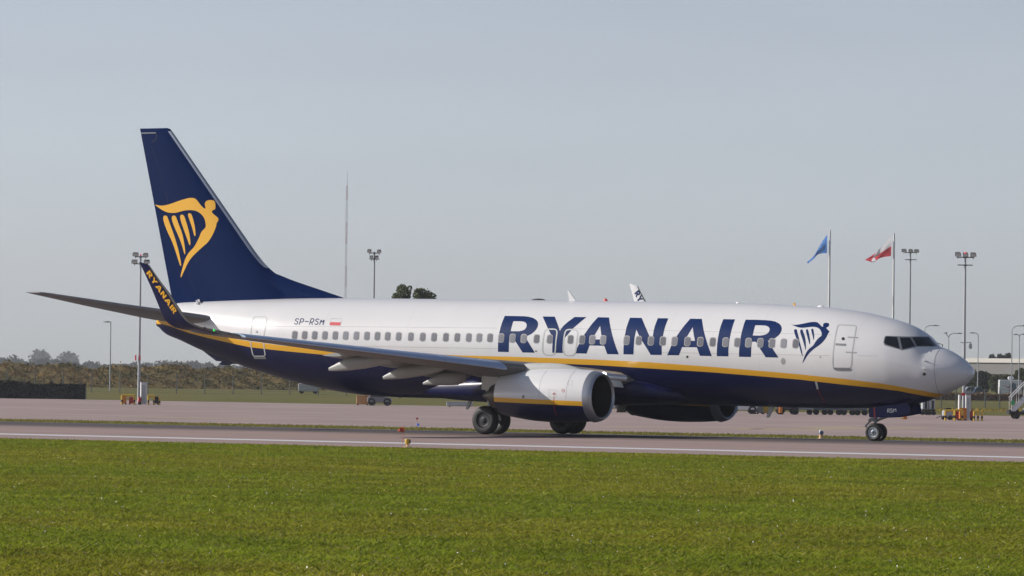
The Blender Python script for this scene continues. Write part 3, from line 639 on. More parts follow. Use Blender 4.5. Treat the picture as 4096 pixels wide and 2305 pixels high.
for sg, side in ((-1, 'starboard'), (1, 'port')):
    def S(x, y, z): return (x, sg * y, z)
    sec = []
    for y, lx, lz, tz, t in ((1.3, 6.0, 2.12, 2.30, .98), (2.2, 5.35, 2.26, 2.42, .93), (3.4, 4.2, 2.44, 2.56, .82), (5.0, 3.0, 2.60, 2.74, .66), (5.9, xle(5.9) - .18, zt_(5.9) - .15, zt_(5.9) - .03, .54), (9, xle(9) - .18, zt_(9) - .13, zt_(9) - .03, .40), (12.5, xle(12.5) - .16, zt_(12.5) - .11, zt_(12.5) - .02, .28), (15.9, xle(15.9) - .12, zt_(15.9) - .10, zt_(15.9) - .02, .18), (16.5, xle(16.5) - .1, zt_(16.5) - .08, zt_(16.5) - .01, .16)):
        sec.append((S(lx, y, lz), S(xte(y), y, tz), (0, sg * -.1, 1), t))
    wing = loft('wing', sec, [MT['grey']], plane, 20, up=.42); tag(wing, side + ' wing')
    # slats (out)
    def slatsec(y):
        x, a, c = xle(y), zt_(y), zb_(y); h = a - c
        return [S(x - .46, y, a - .005), S(x - .33, y, a - .0), S(x - .18, y, a - .10 * h), S(x - .05, y, a - .27 * h), S(x + .05, y, a - .48 * h), S(x + .12, y, a - .70 * h), S(x + .155, y, c + .14 * h), S(x + .14, y, c + .03 * h), S(x + .09, y, c), S(x - .02, y, c + .06 * h), S(x - .10, y, c + .35 * h), S(x - .26, y, a - .3 * h)]
    for ya, yb in ((6.0, 8.4), (8.43, 10.9), (10.93, 13.35), (13.38, 16.0)):
        ring = [slatsec(y) for y in np.linspace(ya, yb, 4)]; m_ = len(ring[0])
        vs = [p for r_ in ring for p in r_]; fs = [(k * m_ + i, k * m_ + (i + 1) % m_, (k + 1) * m_ + (i + 1) % m_, (k + 1) * m_ + i) for k in range(3) for i in range(m_)] + [tuple(range(m_)), tuple(range(4 * m_ - 1, 3 * m_ - 1, -1))]
        autosmooth(mesh('slat', vs, fs, MT['slat'], wing), 50)
    # inboard leading edge (fixed nose and krueger flap)
    ring = []
    for y, x, z, h in ((2.0, 5.62, 2.30, .36), (2.6, 5.10, 2.35, .34), (3.3, 4.50, 2.42, .30), (3.9, 3.98, 2.47, .26)):
        ring.append([S(x - .5, y, z + .10 + h * .35), S(x - .2, y, z + .07 + h * .3), S(x + .02, y, z + h * .2), S(x + .08, y, z - .02), S(x + .02, y, z - h * .45), S(x - .3, y, z - h * .5)])
    vs = [p for r_ in ring for p in r_]; fs = [(k * 6 + i, k * 6 + (i + 1) % 6, k * 6 + 6 + (i + 1) % 6, k * 6 + 6 + i) for k in range(3) for i in range(6)] + [tuple(range(6)), tuple(range(23, 17, -1))]
    autosmooth(mesh('inboard_leading_edge', vs, fs, MT['bare'], wing), 60)
    b = MB()
    q = [S(5.50, 2.15, 2.16), S(4.75, 3.1, 2.24), S(4.95, 3.15, 1.98), S(5.66, 2.2, 1.90)]
    b.add(q + [(p[0] - .04, p[1], p[2]) for p in q], [(0, 1, 2, 3), (7, 6, 5, 4), (0, 4, 5, 1), (1, 5, 6, 2), (2, 6, 7, 3), (3, 7, 4, 0)]); b.build('krueger_flap', MT['lgrey'], wing)
    p = on_y(2419.5, 1498, -2.98); b = MB()
    b.lathe([(.03, 0), (.0, .085), (-.08, .095), (-.35, .07)], (.9, sg * .35, .05), (p[0], sg * 2.98, p[2]), 16)
    b.build('landing_light', MT['lamp'], wing)
    # outboard and inboard trailing flaps, a few degrees down
    def flap(y0, y1, ext, z0, z1, t, nm):
        sec = []
        for y in np.linspace(y0, y1, 4):
            zc = np.interp(y, (1.3, 2.2, 3.4, 5.0, 5.9, 16.5), (2.30, 2.42, 2.56, 2.74, zt_(5.9) - .03, zt_(16.5) - .01)); ze = np.interp(y, (y0, y1), (z0, z1))
            sec.append((S(xte(y) + .5, y, zc - .10), S(xte(y) - ext, y, ze), (0, sg * -.1, 1), t))
        tag(loft('flap', sec, [MT['fairing']], wing, 12), nm)
    flap(6.0, 9.5, .62, 2.54, 2.99, .15, 'outboard flap'); flap(2.1, 4.9, .62, 2.08, 2.34, .20, 'inboard flap')
    # flap track fairings (canoes)
    W2 = (1260, 1380, 3.22)
    for yc, hw, tops, bots in ((8.9, .17, [(182, 292), (280, 238), (360, 195), (420, 165), (560, 148), (760, 140), (1060, 130)], [(184, 338), (290, 340), (400, 335), (620, 310), (780, 280), (930, 235), (1062, 165)]),
                               (6.5, .19, [(882, 402), (960, 355), (1045, 310), (1110, 280), (1300, 250), (1490, 235), (1740, 230)], [(884, 446), (1000, 446), (1150, 435), (1350, 405), (1560, 362), (1690, 310), (1745, 265)]),
                               (3.95, .2, [(1398, 482), (1480, 435), (1585, 385), (1640, 355), (1740, 345), (1850, 345), (1950, 350)], [(1400, 517), (1500, 521), (1650, 524), (1740, 523), (1830, 518), (1930, 480), (1960, 440)])):
        A = [on_y(*p, -yc) for p in T(*W2, tops)]; B = [on_y(*p, -yc) for p in T(*W2, bots)]
        x0, x1 = max(A[0][0], B[0][0]), min(A[-1][0], B[-1][0]); n = 14; vs, fs = [], []; stt = np.linspace(0, 1, 20)
        for s in stt:
            x = x0 + (x1 - x0) * s
            za = np.interp(x, [q[0] for q in A], [q[2] for q in A]); zb2 = np.interp(x, [q[0] for q in B], [q[2] for q in B])
            h = max((za - zb2) / 2, .02); ww = hw * (.35 + .65 * min(1, s * 3)) * (1 if s < .7 else math.sqrt(max(.04, 1 - ((s - .7) / .3) ** 2)))
            for i in range(n):
                t = 2 * math.pi * i / n; ex = .75
                vs.append(S(x, yc + ww * math.copysign(abs(math.cos(t)) ** ex, math.cos(t)), (za + zb2) / 2 + h * math.copysign(abs(math.sin(t)) ** ex, math.sin(t))))
        for k in range(19):
            for i in range(n): fs.append((k * n + i, k * n + (i + 1) % n, (k + 1) * n + (i + 1) % n, (k + 1) * n + i))
        fs += [tuple(range(n)), tuple(range(20 * n - 1, 19 * n - 1, -1))]
        autosmooth(mesh('flap_fairing', vs, fs, MT['fairing'], wing), 45)
    # blended winglet
    Z5 = (540, 1020, 4.531)
    WL = T(*Z5, [(1178, 1305), (1080, 1262), (960, 1175), (870, 1060), (760, 895), (640, 705), (480, 500), (345, 310), (262, 185)])
    WT = T(*Z5, [(1000, 1372), (860, 1352), (720, 1315), (610, 1245), (525, 1150), (440, 950), (300, 610), (160, 300), (75, 125)])
    def wy(z): return np.interp(z, (3.60, 3.70, 3.80, 3.95, 4.2, 4.55, 5.0, 6.5), (16.2, 16.55, 16.85, 17.1, 17.3, 17.42, 17.5, 17.80))
    def wpt(u, v):
        y = 17.2
        for _ in range(25): p = on_y(u, v, -y); y = .5 * y + .5 * wy(p[2])
        return on_y(u, v, -y)
    le = [wpt(*p) for p in WL]; te = [wpt(*p) for p in WT]
    if sg < 0: print('winglet', [tuple(np.round(q, 2)) for q in le], [tuple(np.round(q, 2)) for q in te])
    sec = []
    for i in range(len(le)):
        j0, j1 = max(i - 1, 0), min(i + 1, len(le) - 1); sp = ((le[j1] + te[j1]) - (le[j0] + te[j0])) / 2; ch = te[i] - le[i]
        nn = np.cross(ch, sp); nn /= np.linalg.norm(nn)
        if nn[1] < 0 or (abs(nn[1]) < .2 and nn[2] < 0): nn = -nn          # inboard / upper side
        c_ = np.linalg.norm(ch)
        sec.append(((le[i][0], -sg * le[i][1], le[i][2]), (te[i][0], -sg * te[i][1], te[i][2]), (nn[0], -sg * nn[1], nn[2]), .10 * c_))
    e0 = sec[0]
    sec.insert(0, (S(xle(16.3) - .1, 16.2, zt_(16.2) - .09), S(xte(16.2), 16.2, zt_(16.2) - .02), (0, sg * -.1, 1), .18))
    wl = loft('winglet', sec, [MT['navy'], MT['white'], MT['grey']], wing, 20, mi=lambda i, n: 2 if abs(i - (n - 1) + .5) < 4.2 else (1 if i < n - 1 else 0)); tag(wl, side + ' winglet, navy outside and white inside')
    # winglet lettering
    LET = {'R': [[[(0, 0), (0, 1), (.62, 1), (.9, .9), (1, .72), (.92, .52), (.7, .42), (1.05, 0), (.68, 0), (.38, .38), (.32, .38), (.32, 0)], [(.32, .8), (.32, .58), (.55, .58), (.66, .69), (.55, .8)]]],
           'Y': [[[(.36, 0), (.36, .42), (-.08, 1), (.28, 1), (.54, .64), (.8, 1), (1.15, 1), (.68, .42), (.68, 0)]]],
           'A': [[[(-.1, 0), (.36, 1), (.72, 1), (1.15, 0), (.8, 0), (.72, .2), (.32, .2), (.24, 0)], [(.53, .74), (.41, .42), (.64, .42)]]],
           'N': [[[(0, 0), (0, 1), (.36, 1), (.75, .45), (.75, 1), (1.05, 1), (1.05, 0), (.72, 0), (.3, .58), (.3, 0)]]],
           'I': [[[(0, 0), (0, 1), (.33, 1), (.33, 0)]]]}
    def word(P0, base, cap):
        pos = (('R', 0, .135), ('Y', .165, .125), ('A', .335, .13), ('N', .50, .125), ('A', .665, .13), ('I', .835, .125), ('R', .89, .11)); out = []
        for ch, a, w_ in pos:
            for rings in LET[ch]: out.append([[(P0[0] + base[0] * (a + w_ * x) + cap[0] * y, P0[1] + base[1] * (a + w_ * x) + cap[1] * y) for x, y in r_] for r_ in rings])
        return out
    inside = sg > 0
    lw = sorted((q[2], q[1]) for q in le); 
    def wlmap(u, v, sg=sg, le=le, te=te):
        y = 17.5
        zs_ = [q[2] for q in le]; ysx = [abs(q[1]) for q in le]
        for _ in range(8):
            p = on_y(u, v, sg * y); zl = p[2]
            i = np.interp(zl, zs_, range(len(zs_))); k = int(min(i, len(zs_) - 2)); fr = i - k
            lx = le[k] * (1 - fr) + le[k + 1] * fr; kk = np.interp(zl, [q[2] for q in te], range(len(te))); k2 = int(min(kk, len(te) - 2)); f2 = kk - k2; tx = te[k2] * (1 - f2) + te[k2 + 1] * f2
            s = np.clip((p[0] - lx[0]) / (tx[0] - lx[0] + 1e-9), 0, 1)
            ysurf = abs(lx[1]) * (1 - s) + abs(tx[1]) * s; t = .10 * np.linalg.norm(tx - lx)
            y = ysurf + (naca(np.array(s)) * t + .012) * (-1 if sg > 0 else 1)
        return on_y(u, v, sg * y)
    if sg < 0: decal('winglet_lettering', [[T(*Z5, r_) for r_ in rings] for rings in word((203, 332), (500, 742), (60, -58))], wlmap, MT['yellow'], wl, 4)
    else: decal('winglet_lettering', [[T(2400, 1100, 2.071, r_) for r_ in rings] for rings in word((284, 152), (112, 262), (36, -30))], wlmap, MT['blue'], wl, 4)
    if sg < 0:
        for uu, vv, mm in ((857, 1321.5, MT['glamp']), (819, 1313, MT['glass'])):
            p = wpt(uu, vv); b = MB(); b.lathe([(-.04, .045), (.0, .032), (.012, .018), (.015, 0)], (.62, -.75, 0), p + np.array([.0, .0, 0]), 12); b.build('navigation_light', mm, wing, 60)
    # ---- stabiliser
    ss_ = [((-14.35, .35, 4.40), (-18.35, .35, 4.42), .40), ((-14.85, 1.0, 4.485), (-18.5, 1.0, 4.5), .38), ((-17.0, 4.2, 4.96), (-19.25, 4.2, 4.97), .23), ((-18.9, 6.95, 5.40), (-19.93, 6.95, 5.41), .11), ((-19.15, 7.17, 5.45), (-19.95, 7.17, 5.45), .05)]
    st = loft('stabiliser', [(S(*a), S(*c), (0, sg * -.12, 1), t) for a, c, t in ss_], [MT['stab']], plane, 22); tag(st, side + ' horizontal stabiliser')
    # ---- engine
    cx, cy, cz = 6.29, sg * 4.83, 1.548
    prof_o = [(-.03, .835), (-.04, .855), (-.02, .88), (.06, .925), (.16, .96), (.31, .992)]
    b = MB(); inn = [(.055, .795), (.02, .805), (-.01, .82)]
    b.lathe([(t, r_) for t, r_ in inn + prof_o], (-1, 0, 0), (cx, cy, cz), 64)
    NX = [(.31, .994), (.7, 1.022), (1.3, 1.052), (2.0, 1.062), (2.7, 1.04), (3.3, .985), (3.8, .915), (4.2, .85), (4.42, .805)]
    fx = pchip(*zip(*NX)); vs, fs = [], []; n = 72
    for t in np.linspace(.31, 4.42, 34):
        for i in range(n):
            a = 2 * math.pi * i / n; r_ = float(fx(t)); zz_ = r_ * math.cos(a)
            if zz_ < 0: zz_ *= .955
            vs.append((cx - t, cy + r_ * math.sin(a), cz + zz_))
    for k in range(33):
        for i in range(n): fs.append((k * n + i, k * n + (i + 1) % n, (k + 1) * n + (i + 1) % n, (k + 1) * n + i))
    vs = np.array(vs); ztn = 1.45 - .0259 * (vs[:, 0] - 2.59)
    eng = mesh('engine', vs, fs, MT['nlivery'], plane, smooth=True, attr={'stripe': (vs[:, 2] - ztn + .178) / .178}); fixn(eng); tag(eng, side + ' engine nacelle')
    b.build('inlet_lip', MT['lip'], eng, 60)
    b2 = MB(); b2.lathe([(.05, .797), (.3, .787), (.6, .79), (1.0, .80), (1.02, .79), (1.03, 0)], (-1, 0, 0), (cx, cy, cz), 48); b2.build('inlet_duct', MT['black'], eng, 40)
    b3 = MB(); b3.lathe([(-.36, 0.0), (-.3, .07), (-.12, .17), (0, .22), (.02, .22)], (-1, 0, 0), (cx - .95, cy, cz), 24)
    for i in range(24):
        a = 2 * math.pi * i / 24; ca, sa = math.cos(a), math.sin(a); cb, sb = math.cos(a + .2), math.sin(a + .2)
        b3.add([(cx - .9, cy + .2 * sa, cz + .2 * ca), (cx - .98, cy + .2 * sb, cz + .2 * cb), (cx - 1.0, cy + .78 * sb, cz + .78 * cb), (cx - .86, cy + .78 * sa, cz + .78 * ca)], [(0, 1, 2, 3)])
    b3.build('fan', MT['dmetal'], eng)
    b4 = MB(); b4.lathe([(4.36, .80), (4.40, .79), (4.2, .75), (3.9, .66)], (-1, 0, 0), (cx, cy, cz), 48); b4.lathe([(3.7, .66), (4.2, .62), (4.6, .52), (4.9, .44), (4.95, .42), (4.9, .36)], (-1, 0, 0), (cx, cy, cz - .03), 48); b4.build('exhaust_nozzle', MT['dmetal'], eng, 50)
    b5 = MB(); b5.lathe([(4.6, .34), (4.9, .30), (5.2, .19), (5.45, .05), (5.46, 0)], (-1, 0, 0), (cx, cy, cz - .03), 28); b5.build('exhaust_plug', MT['dmetal'], eng, 50)
    # pylon
    PT = [on_y(*p, -4.83) for p in ((1930, 1500), (2000, 1475), (2050, 1462), (2123, 1452), (2208, 1451.5), (2257, 1456), (2307, 1470), (2350, 1486))]
    PB = [on_y(*p, -4.83) for p in ((1930, 1560), (2000, 1566), (2050, 1560), (2123, 1530), (2208, 1520), (2257, 1515), (2307, 1510), (2350, 1500))]
    vs, fs = [], []; n = 10
    for s in np.linspace(0, 1, 24):
        x = PT[0][0] + (PT[-1][0] - PT[0][0]) * s; za = np.interp(x, [q[0] for q in PT], [q[2] for q in PT]); zb2 = np.interp(x, [q[0] for q in PB], [q[2] for q in PB]); ww = .21 * math.sqrt(max(.01, 1 - max(0, (s - .35) / .65) ** 2)) * min(1, .3 + s * 3)
        for i in range(n):
            t = 2 * math.pi * i / n; vs.append((x, cy + ww * math.copysign(abs(math.cos(t)) ** .6, math.cos(t)), (za + zb2) / 2 + (za - zb2) / 2 * math.copysign(abs(math.sin(t)) ** .6, math.sin(t))))
    for k in range(23):
        for i in range(n): fs.append((k * n + i, k * n + (i + 1) % n, (k + 1) * n + (i + 1) % n, (k + 1) * n + i))
    fs += [tuple(range(n)), tuple(range(24 * n - 1, 23 * n - 1, -1))]
    autosmooth(mesh('pylon', vs, fs, MT['lgrey'], eng), 45)
    if sg < 0:
        def nacm(off):
            def f(u, v):
                d = ray(u, v); y = -6.2; 
                for y in np.linspace(-6.2, -4.83, 300):
                    p = CAM + d * ((y - CAM[1]) / d[1]); t = np.clip(cx - p[0], .31, 4.42); r_ = float(fx(t)); dz = p[2] - cz; dz = dz / .955 if dz < 0 else dz
                    if (y - cy) ** 2 + dz * dz <= r_ * r_: break
                nn = np.array([0, y - cy, dz]); return p + nn / (np.linalg.norm(nn) + 1e-9) * off
            return f
        W1 = (1860, 1420, 4.025)
        for hq in ([(1318, 255), (1260, 330), (1215, 430), (1195, 560), (1192, 680)], [(1780, 245), (1710, 330), (1660, 430), (1630, 570), (1622, 720)]): decal('cowl_seam', ribbon(T(*W1, hq), 1.2), nacm(.004), MT['seam'], eng)
        decal('hoist_marking', ribbon(T(*W1, [(1433, 668), (1430, 780), (1445, 900), (1478, 970)]), 2.0) + ribbon(T(*W1, [(1410, 628), (1452, 628)]), 3.0) + ribbon(T(*W1, [(1437 + 18 * math.cos(a), 628 + 20 * math.sin(a)) for a in np.linspace(0, 5.9, 9)]), 1.4, True) + ribbon(T(*W1, [(1583 + 23 * math.cos(a), 577 + 25 * math.sin(a)) for a in np.linspace(0, 5.9, 12)]), 1.4, True) + ribbon(T(*W1, [(1568, 560), (1598, 595)]), 1.2), nacm(.005), MT['red'], eng)
        decal('cowl_vent', [[T(*W1, [(938 + 22 * math.cos(a), 674 + 29 * math.sin(a)) for a in np.linspace(0, 6.28, 14)[:-1]])]], nacm(.005), MT['gear'], eng)
        for hq in ([(1672, 410), (1738, 418), (1725, 490), (1660, 482)], [(1360, 562), (1472, 570), (1466, 692), (1352, 686)]): decal('cowl_panel', ribbon(T(*W1, hq), .8, True), nacm(.004), MT['seam'], eng)

    # ---- main gear
    gy = sg * 2.86
    b = MB(); b.tube((0, gy, .565), (-.05, gy, 1.15), .085, .10, 16); b.tube((-.05, gy, 1.12), (-.1, gy - sg * .05, 2.2), .13, .14, 16)
    b.tube((0, gy - .62, .565), (0, gy + .62, .565), .07, n=14)
    b.tube((.12, gy, .75), (.42, gy, 1.0), .05, .04); b.tube((.42, gy, 1.0), (.08, gy, 1.35), .045)
    b.tube((-.05, gy, 1.3), (.1, gy - sg * 1.3, 2.0), .06); b.tube((0, gy, 1.2), (.75, gy, 2.1), .05)
    b.tube((.14, gy - .07, .7), (.16, gy - .07, 1.9), .018); b.tube((.14, gy + .09, .6), (.17, gy + .05, 1.9), .015); b.box((.02, gy, .82), (.26, .3, .22), ch=.04)
    mg = b.build('main_gear', MT['gear'], plane, 45); tag(mg, side + ' main landing gear')
    def wheel(c, r_, wd, rim, parent, hm, cap, out):
        b = MB(); h = wd / 2
        b.lathe([(-h * .72, rim), (-h * .92, rim + .03), (-h, rim + (r_ - rim) * .45), (-h * .86, r_ - .065), (-h * .55, r_ - .012), (-h * .28, r_ - .001), (-h * .26, r_ - .008), (0, r_), (h * .26, r_ - .008), (h * .28, r_ - .001), (h * .55, r_ - .012), (h * .86, r_ - .065), (h, rim + (r_ - rim) * .45), (h * .92, rim + .03), (h * .72, rim)], (0, 1, 0), c, 56)
        b.build('tyre', MT['tyre'], parent, 35)
        b = MB(); rr = rim + .004
        if cap: b.lathe([(h * .74, rr), (h * .80, rr - .02), (h * .74, rr - .035), (h * .70, rim * .5), (h * .80, rim * .32), (h * .98, rim * .26), (h * 1.0, 0)], (0, out, 0), c, 40)
        else:
            b.lathe([(h * .74, rr), (h * .86, rr - .012), (h * .6, rr - .04), (h * .35, rim * .72), (h * .45, rim * .5), (h * .7, rim * .42), (h * .9, rim * .25), (h * .92, 0)], (0, out, 0), c, 40)
        b.lathe([(h * .74, rr), (h * .5, rim * .7), (h * .4, 0)], (0, -out, 0), c, 40)
        hb = b.build('wheel_hub', hm, parent, 35)
        if not cap:
            b = MB(); b.lathe([(h * .9, .055), (h * 1.0, .05), (h * 1.0, .02)], (0, out, 0), c, 16)
            for i in range(8):
                a = 2 * math.pi * i / 8; b.lathe([(h * .5, .018), (h * .56, .012), (h * .56, 0)], (0, out, 0), (c[0] + rim * .62 * math.cos(a), c[1], c[2] + rim * .62 * math.sin(a)), 8)
            b.build('axle_cap', MT['black'], parent)
    wheel((0, gy + sg * .43, .545), .565, .40, .285, mg, MT['hub'], True, sg); wheel((0, gy - sg * .43, .545), .565, .40, .285, mg, MT['hub'], False, -sg)
    b = MB(); q = [on_y(*p, -3.35) for p in ((1944, 1553), (1997, 1553), (1992, 1572), (1972, 1578), (1943, 1583))]; n = len(q)
    b.add([(p[0], sg * 3.33, p[2]) for p in q] + [(p[0], sg * 3.37, p[2]) for p in q], [tuple(range(n)), tuple(range(2 * n - 1, n - 1, -1))] + [(i, n + i, n + (i + 1) % n, (i + 1) % n) for i in range(n)]); b.build('gear_door', MT['lgrey'], mg)

# wing to body fairing
vs, fs = [], []; n = 40
fa = [(-5.2, .5, .20, 1.75), (-4.4, .98, .34, 1.74), (-3.6, 1.25, .42, 1.74), (-2.6, 1.50, .50, 1.76), (-1.4, 1.74, .58, 1.79), (0, 1.93, .64, 1.82), (3.5, 1.99, .66, 1.84), (5.2, 1.94, .60, 1.82), (6.2, 1.82, .50, 1.76), (7.0, 1.6, .36, 1.68), (7.6, 1.15, .22, 1.6), (7.9, .3, .08, 1.55)]
gx = [pchip([q[0] for q in fa], [q[k] for q in fa]) for k in (1, 2, 3)]
for x in np.linspace(-5.2, 7.9, 50):
    a_, b_, c_ = (float(g(x)) for g in gx)
    for i in range(n):
        t = 2 * math.pi * i / n; ex = .7
        vs.append((x, a_ * math.copysign(abs(math.cos(t)) ** ex, math.cos(t)), c_ + b_ * math.copysign(abs(math.sin(t)) ** ex, math.sin(t))))
for k in range(49):
    for i in range(n): fs.append((k * n + i, k * n + (i + 1) % n, (k + 1) * n + (i + 1) % n, (k + 1) * n + i))
autosmooth(mesh('wing_fairing', vs, fs, MT['navy'], plane), 60)

# ---- nose gear
b = MB(); b.tube((15.6, 0, .345), (15.56, 0, .80), .05, .06, 16, 0); b.tube((15.56, 0, .72), (15.5, 0, 1.5), .085, .09, 16, 0)
b.tube((15.6, -.3, .345), (15.6, .3, .345), .04, n=12); b.tube((15.38, 0, .80), (15.12, 0, .56), .045, .03); b.tube((15.12, 0, .56), (15.5, 0, .36), .03); b.box((15.5, 0, .80), (.34, .22, .10), ch=.02)
b.tube((15.7, 0, .82), (16.1, 0, .95), .05); b.tube((15.45, -.06, .85), (15.3, -.06, .78), .05)
ng = b.build('nose_gear', MT['gear'], plane, 45)
for s_, hm in ((-1, MT['hubl']), (1, MT['hubl'])): wheel((15.6, s_ * .205, .335), .345, .20, .20, ng, hm, False, s_)
Z8 = (3430, 1580, 7.252)
for sg in (-1, 1):
    pl = [(345, 375), (325, 470), (350, 650), (520, 665), (760, 655), (940, 648), (1230, 600), (1500, 545), (1522, 520), (1512, 400), (1490, 300), (1460, 250), (1400, 232), (1200, 262), (900, 308), (500, 355)]
    q = [on_y(*p, -.46) for p in T(*Z8, pl)]; n = len(q); b = MB()
    b.add([(p[0], sg * .45, p[2]) for p in q] + [(p[0], sg * .485, p[2]) for p in q], [tuple(range(n)), tuple(range(2 * n - 1, n - 1, -1))] + [(i, n + i, n + (i + 1) % n, (i + 1) % n) for i in range(n)])
    dr = b.build('nose_gear_door', MT['doornavy'], ng)
    if sg < 0:
        dm = lambda u, v: on_y(u, v, -.489)
        decal('red_band', [[T(*Z8, [(460, 360), (500, 356), (524, 662), (484, 664)])]], dm, MT['red'], ng, 0)
        RS = [[(878, 520), (866, 410), (905, 402), (925, 425), (918, 455), (880, 466)], [(905, 462), (942, 512)], [(1012, 415), (985, 398), (955, 412), (958, 440), (1000, 456), (1020, 478), (1010, 505), (975, 512), (955, 492)], [(1052, 500), (1042, 390), (1082, 455), (1108, 380), (1120, 490)]]
        decal('gear_door_lettering', [[T(*Z8, r_[0])] for r_ in strokes(RS, 21)], dm, MT['wtext'], ng, 0)
# ================================================================== GROUND
def ground_mat(name, cols, scale, stretch=(1, 1, 1), rough=0.9, bump=0.3, bscale=8.0, scale2=None):
    m, nt, b = newmat(name)
    tc = nt.nodes.new('ShaderNodeTexCoord'); mp = nt.nodes.new('ShaderNodeMapping'); mp.inputs['Scale'].default_value = stretch
    L(nt, tc.outputs['Object'], mp.inputs[0])
    n = nt.nodes.new('ShaderNodeTexNoise'); n.inputs['Scale'].default_value = scale; n.inputs['Detail'].default_value = 8; n.inputs['Roughness'].default_value = 0.68; L(nt, mp.outputs[0], n.inputs['Vector'])
    cr = nt.nodes.new('ShaderNodeValToRGB'); L(nt, n.outputs['Fac'], cr.inputs[0])
    e = cr.color_ramp.elements
    while len(e) < len(cols): e.new(.5)
    for i, c in enumerate(cols): e[i].position = 0.3 + 0.4 * i / max(1, len(cols) - 1); e[i].color = c + (1,)
    out = cr.outputs[0]
    if scale2:
        n3 = nt.nodes.new('ShaderNodeTexNoise'); n3.inputs['Scale'].default_value = scale2; n3.inputs['Detail'].default_value = 5; L(nt, mp.outputs[0], n3.inputs['Vector'])
        mr = nt.nodes.new('ShaderNodeMapRange'); mr.inputs['To Min'].default_value = 0.82; mr.inputs['To Max'].default_value = 1.18; mr.inputs['From Min'].default_value = .3; mr.inputs['From Max'].default_value = .7; L(nt, n3.outputs['Fac'], mr.inputs['Value'])
        mx = nt.nodes.new('ShaderNodeVectorMath'); mx.operation = 'SCALE'; L(nt, out, mx.inputs[0]); L(nt, mr.outputs[0], mx.inputs['Scale']); out = mx.outputs[0]
    L(nt, out, b.inputs['Base Color']); b.inputs['Roughness'].default_value = rough; b.inputs['Specular IOR Level'].default_value = 0.15
    n2 = nt.nodes.new('ShaderNodeTexNoise'); n2.inputs['Scale'].default_value = bscale; n2.inputs['Detail'].default_value = 5; L(nt, tc.outputs['Object'], n2.inputs['Vector'])
    bp = nt.nodes.new('ShaderNodeBump'); bp.inputs['Strength'].default_value = bump; bp.inputs['Distance'].default_value = 0.05; L(nt, n2.outputs['Fac'], bp.inputs['Height']); L(nt, bp.outputs['Normal'], b.inputs['Normal'])
    return m, nt, b, tc, out
G1, G2, G3 = (0.10, 0.105, 0.016), (0.14, 0.13, 0.026), (0.19, 0.155, 0.045)
MT['grass'] = ground_mat('grass_ground', [G1, G2, G3], 0.08, (1, 1.6, 1), scale2=1.2)[0]
MT['apron'] = ground_mat('apron_concrete', [(0.36, 0.275, 0.25), (0.39, 0.298, 0.27), (0.42, 0.325, 0.296)], 0.05, (0.25, 1.2, 1), rough=.8, bump=.06, scale2=.6)[0]
m, nt, b, tc, col = ground_mat('runway_asphalt', [(0.34, 0.25, 0.222), (0.365, 0.27, 0.24), (0.39, 0.292, 0.262)], 0.25, (0.12, 1.6, 1), rough=.78, bump=.08, scale2=2.0)
sp = nt.nodes.new('ShaderNodeSeparateXYZ'); L(nt, tc.outputs['Object'], sp.inputs[0])      # tyre rubber down the middle
nz = nt.nodes.new('ShaderNodeTexNoise'); nz.inputs['Scale'].default_value = .6; nz.inputs['Detail'].default_value = 5
mp2 = nt.nodes.new('ShaderNodeMapping'); mp2.inputs['Scale'].default_value = (.05, 2.2, 1); L(nt, tc.outputs['Object'], mp2.inputs[0]); L(nt, mp2.outputs[0], nz.inputs['Vector'])
ad_ = nt.nodes.new('ShaderNodeMath'); ad_.operation = 'MULTIPLY_ADD'; ad_.inputs[1].default_value = 6.0; L(nt, nz.outputs['Fac'], ad_.inputs[0]); L(nt, sp.outputs['Y'], ad_.inputs[2])
mr = nt.nodes.new('ShaderNodeMapRange'); mr.inputs['From Min'].default_value = -7.0; mr.inputs['From Max'].default_value = 0.5; mr.inputs['To Min'].default_value = 0; mr.inputs['To Max'].default_value = .92; mr.interpolation_type = 'SMOOTHSTEP'; L(nt, ad_.outputs[0], mr.inputs['Value'])
mx = nt.nodes.new('ShaderNodeMix'); mx.data_type = 'RGBA'; L(nt, mr.outputs[0], mx.inputs['Factor']); L(nt, col, mx.inputs['A']); mx.inputs['B'].default_value = (.085, .075, .076, 1)
L(nt, mx.outputs['Result'], b.inputs['Base Color']); MT['runway'] = m
MT['line'] = pmat('white_line_paint', (.72, .72, .72), .7, var=.12, scale=.8)
MT['yline'] = pmat('yellow_line_paint', (.50, .44, .17), .8, var=.35, scale=.6)

def sheet(name, rows, xsx, m, dz, kind='structure'):
    vs = [(x, y, gz(y) + dz) for y in rows for x in xsx]; n = len(xsx)
    fs = [(j * n + i, j * n + i + 1, j * n + n + i + 1, j * n + n + i) for j in range(len(rows) - 1) for i in range(n - 1)]
    o = mesh(name, vs, fs, m); o['kind'] = kind; return o
RW0 = (on_ground(300, 1764)[1] + on_ground(3700, 1836)[1]) / 2; LN0 = (on_ground(0, 1737)[1] + on_ground(2048, 1783.5)[1] + on_ground(4096, 1830)[1]) / 3
print('runway', RW0, LN0)
sheet('ground', [-700, -200, -60, -30, -24, -12, 0, 12, 24, 30, 60, 200, 700, 2000, 4500], [-4500, -2000, -1000, -400, -150, 0, 150, 400, 1000, 2500], MT['grass'], -.012)
sheet('runway', [RW0, -15, -8, 0, 8, 15, 25.0], [-900, -200, 0, 200, 900], MT['runway'], 0)
sheet('runway_edge_line', [LN0 - .9, LN0 + .9], [-900, -200, 0, 200, 900], MT['line'], .004)
sheet('runway_far_edge_line', [20.6, 21.7], [-900, -200, 0, 200, 900], MT['line'], .004)
sheet('apron', [37.0, 100, 166.0], [-900, -300, 0, 300, 900], MT['apron'], 0)
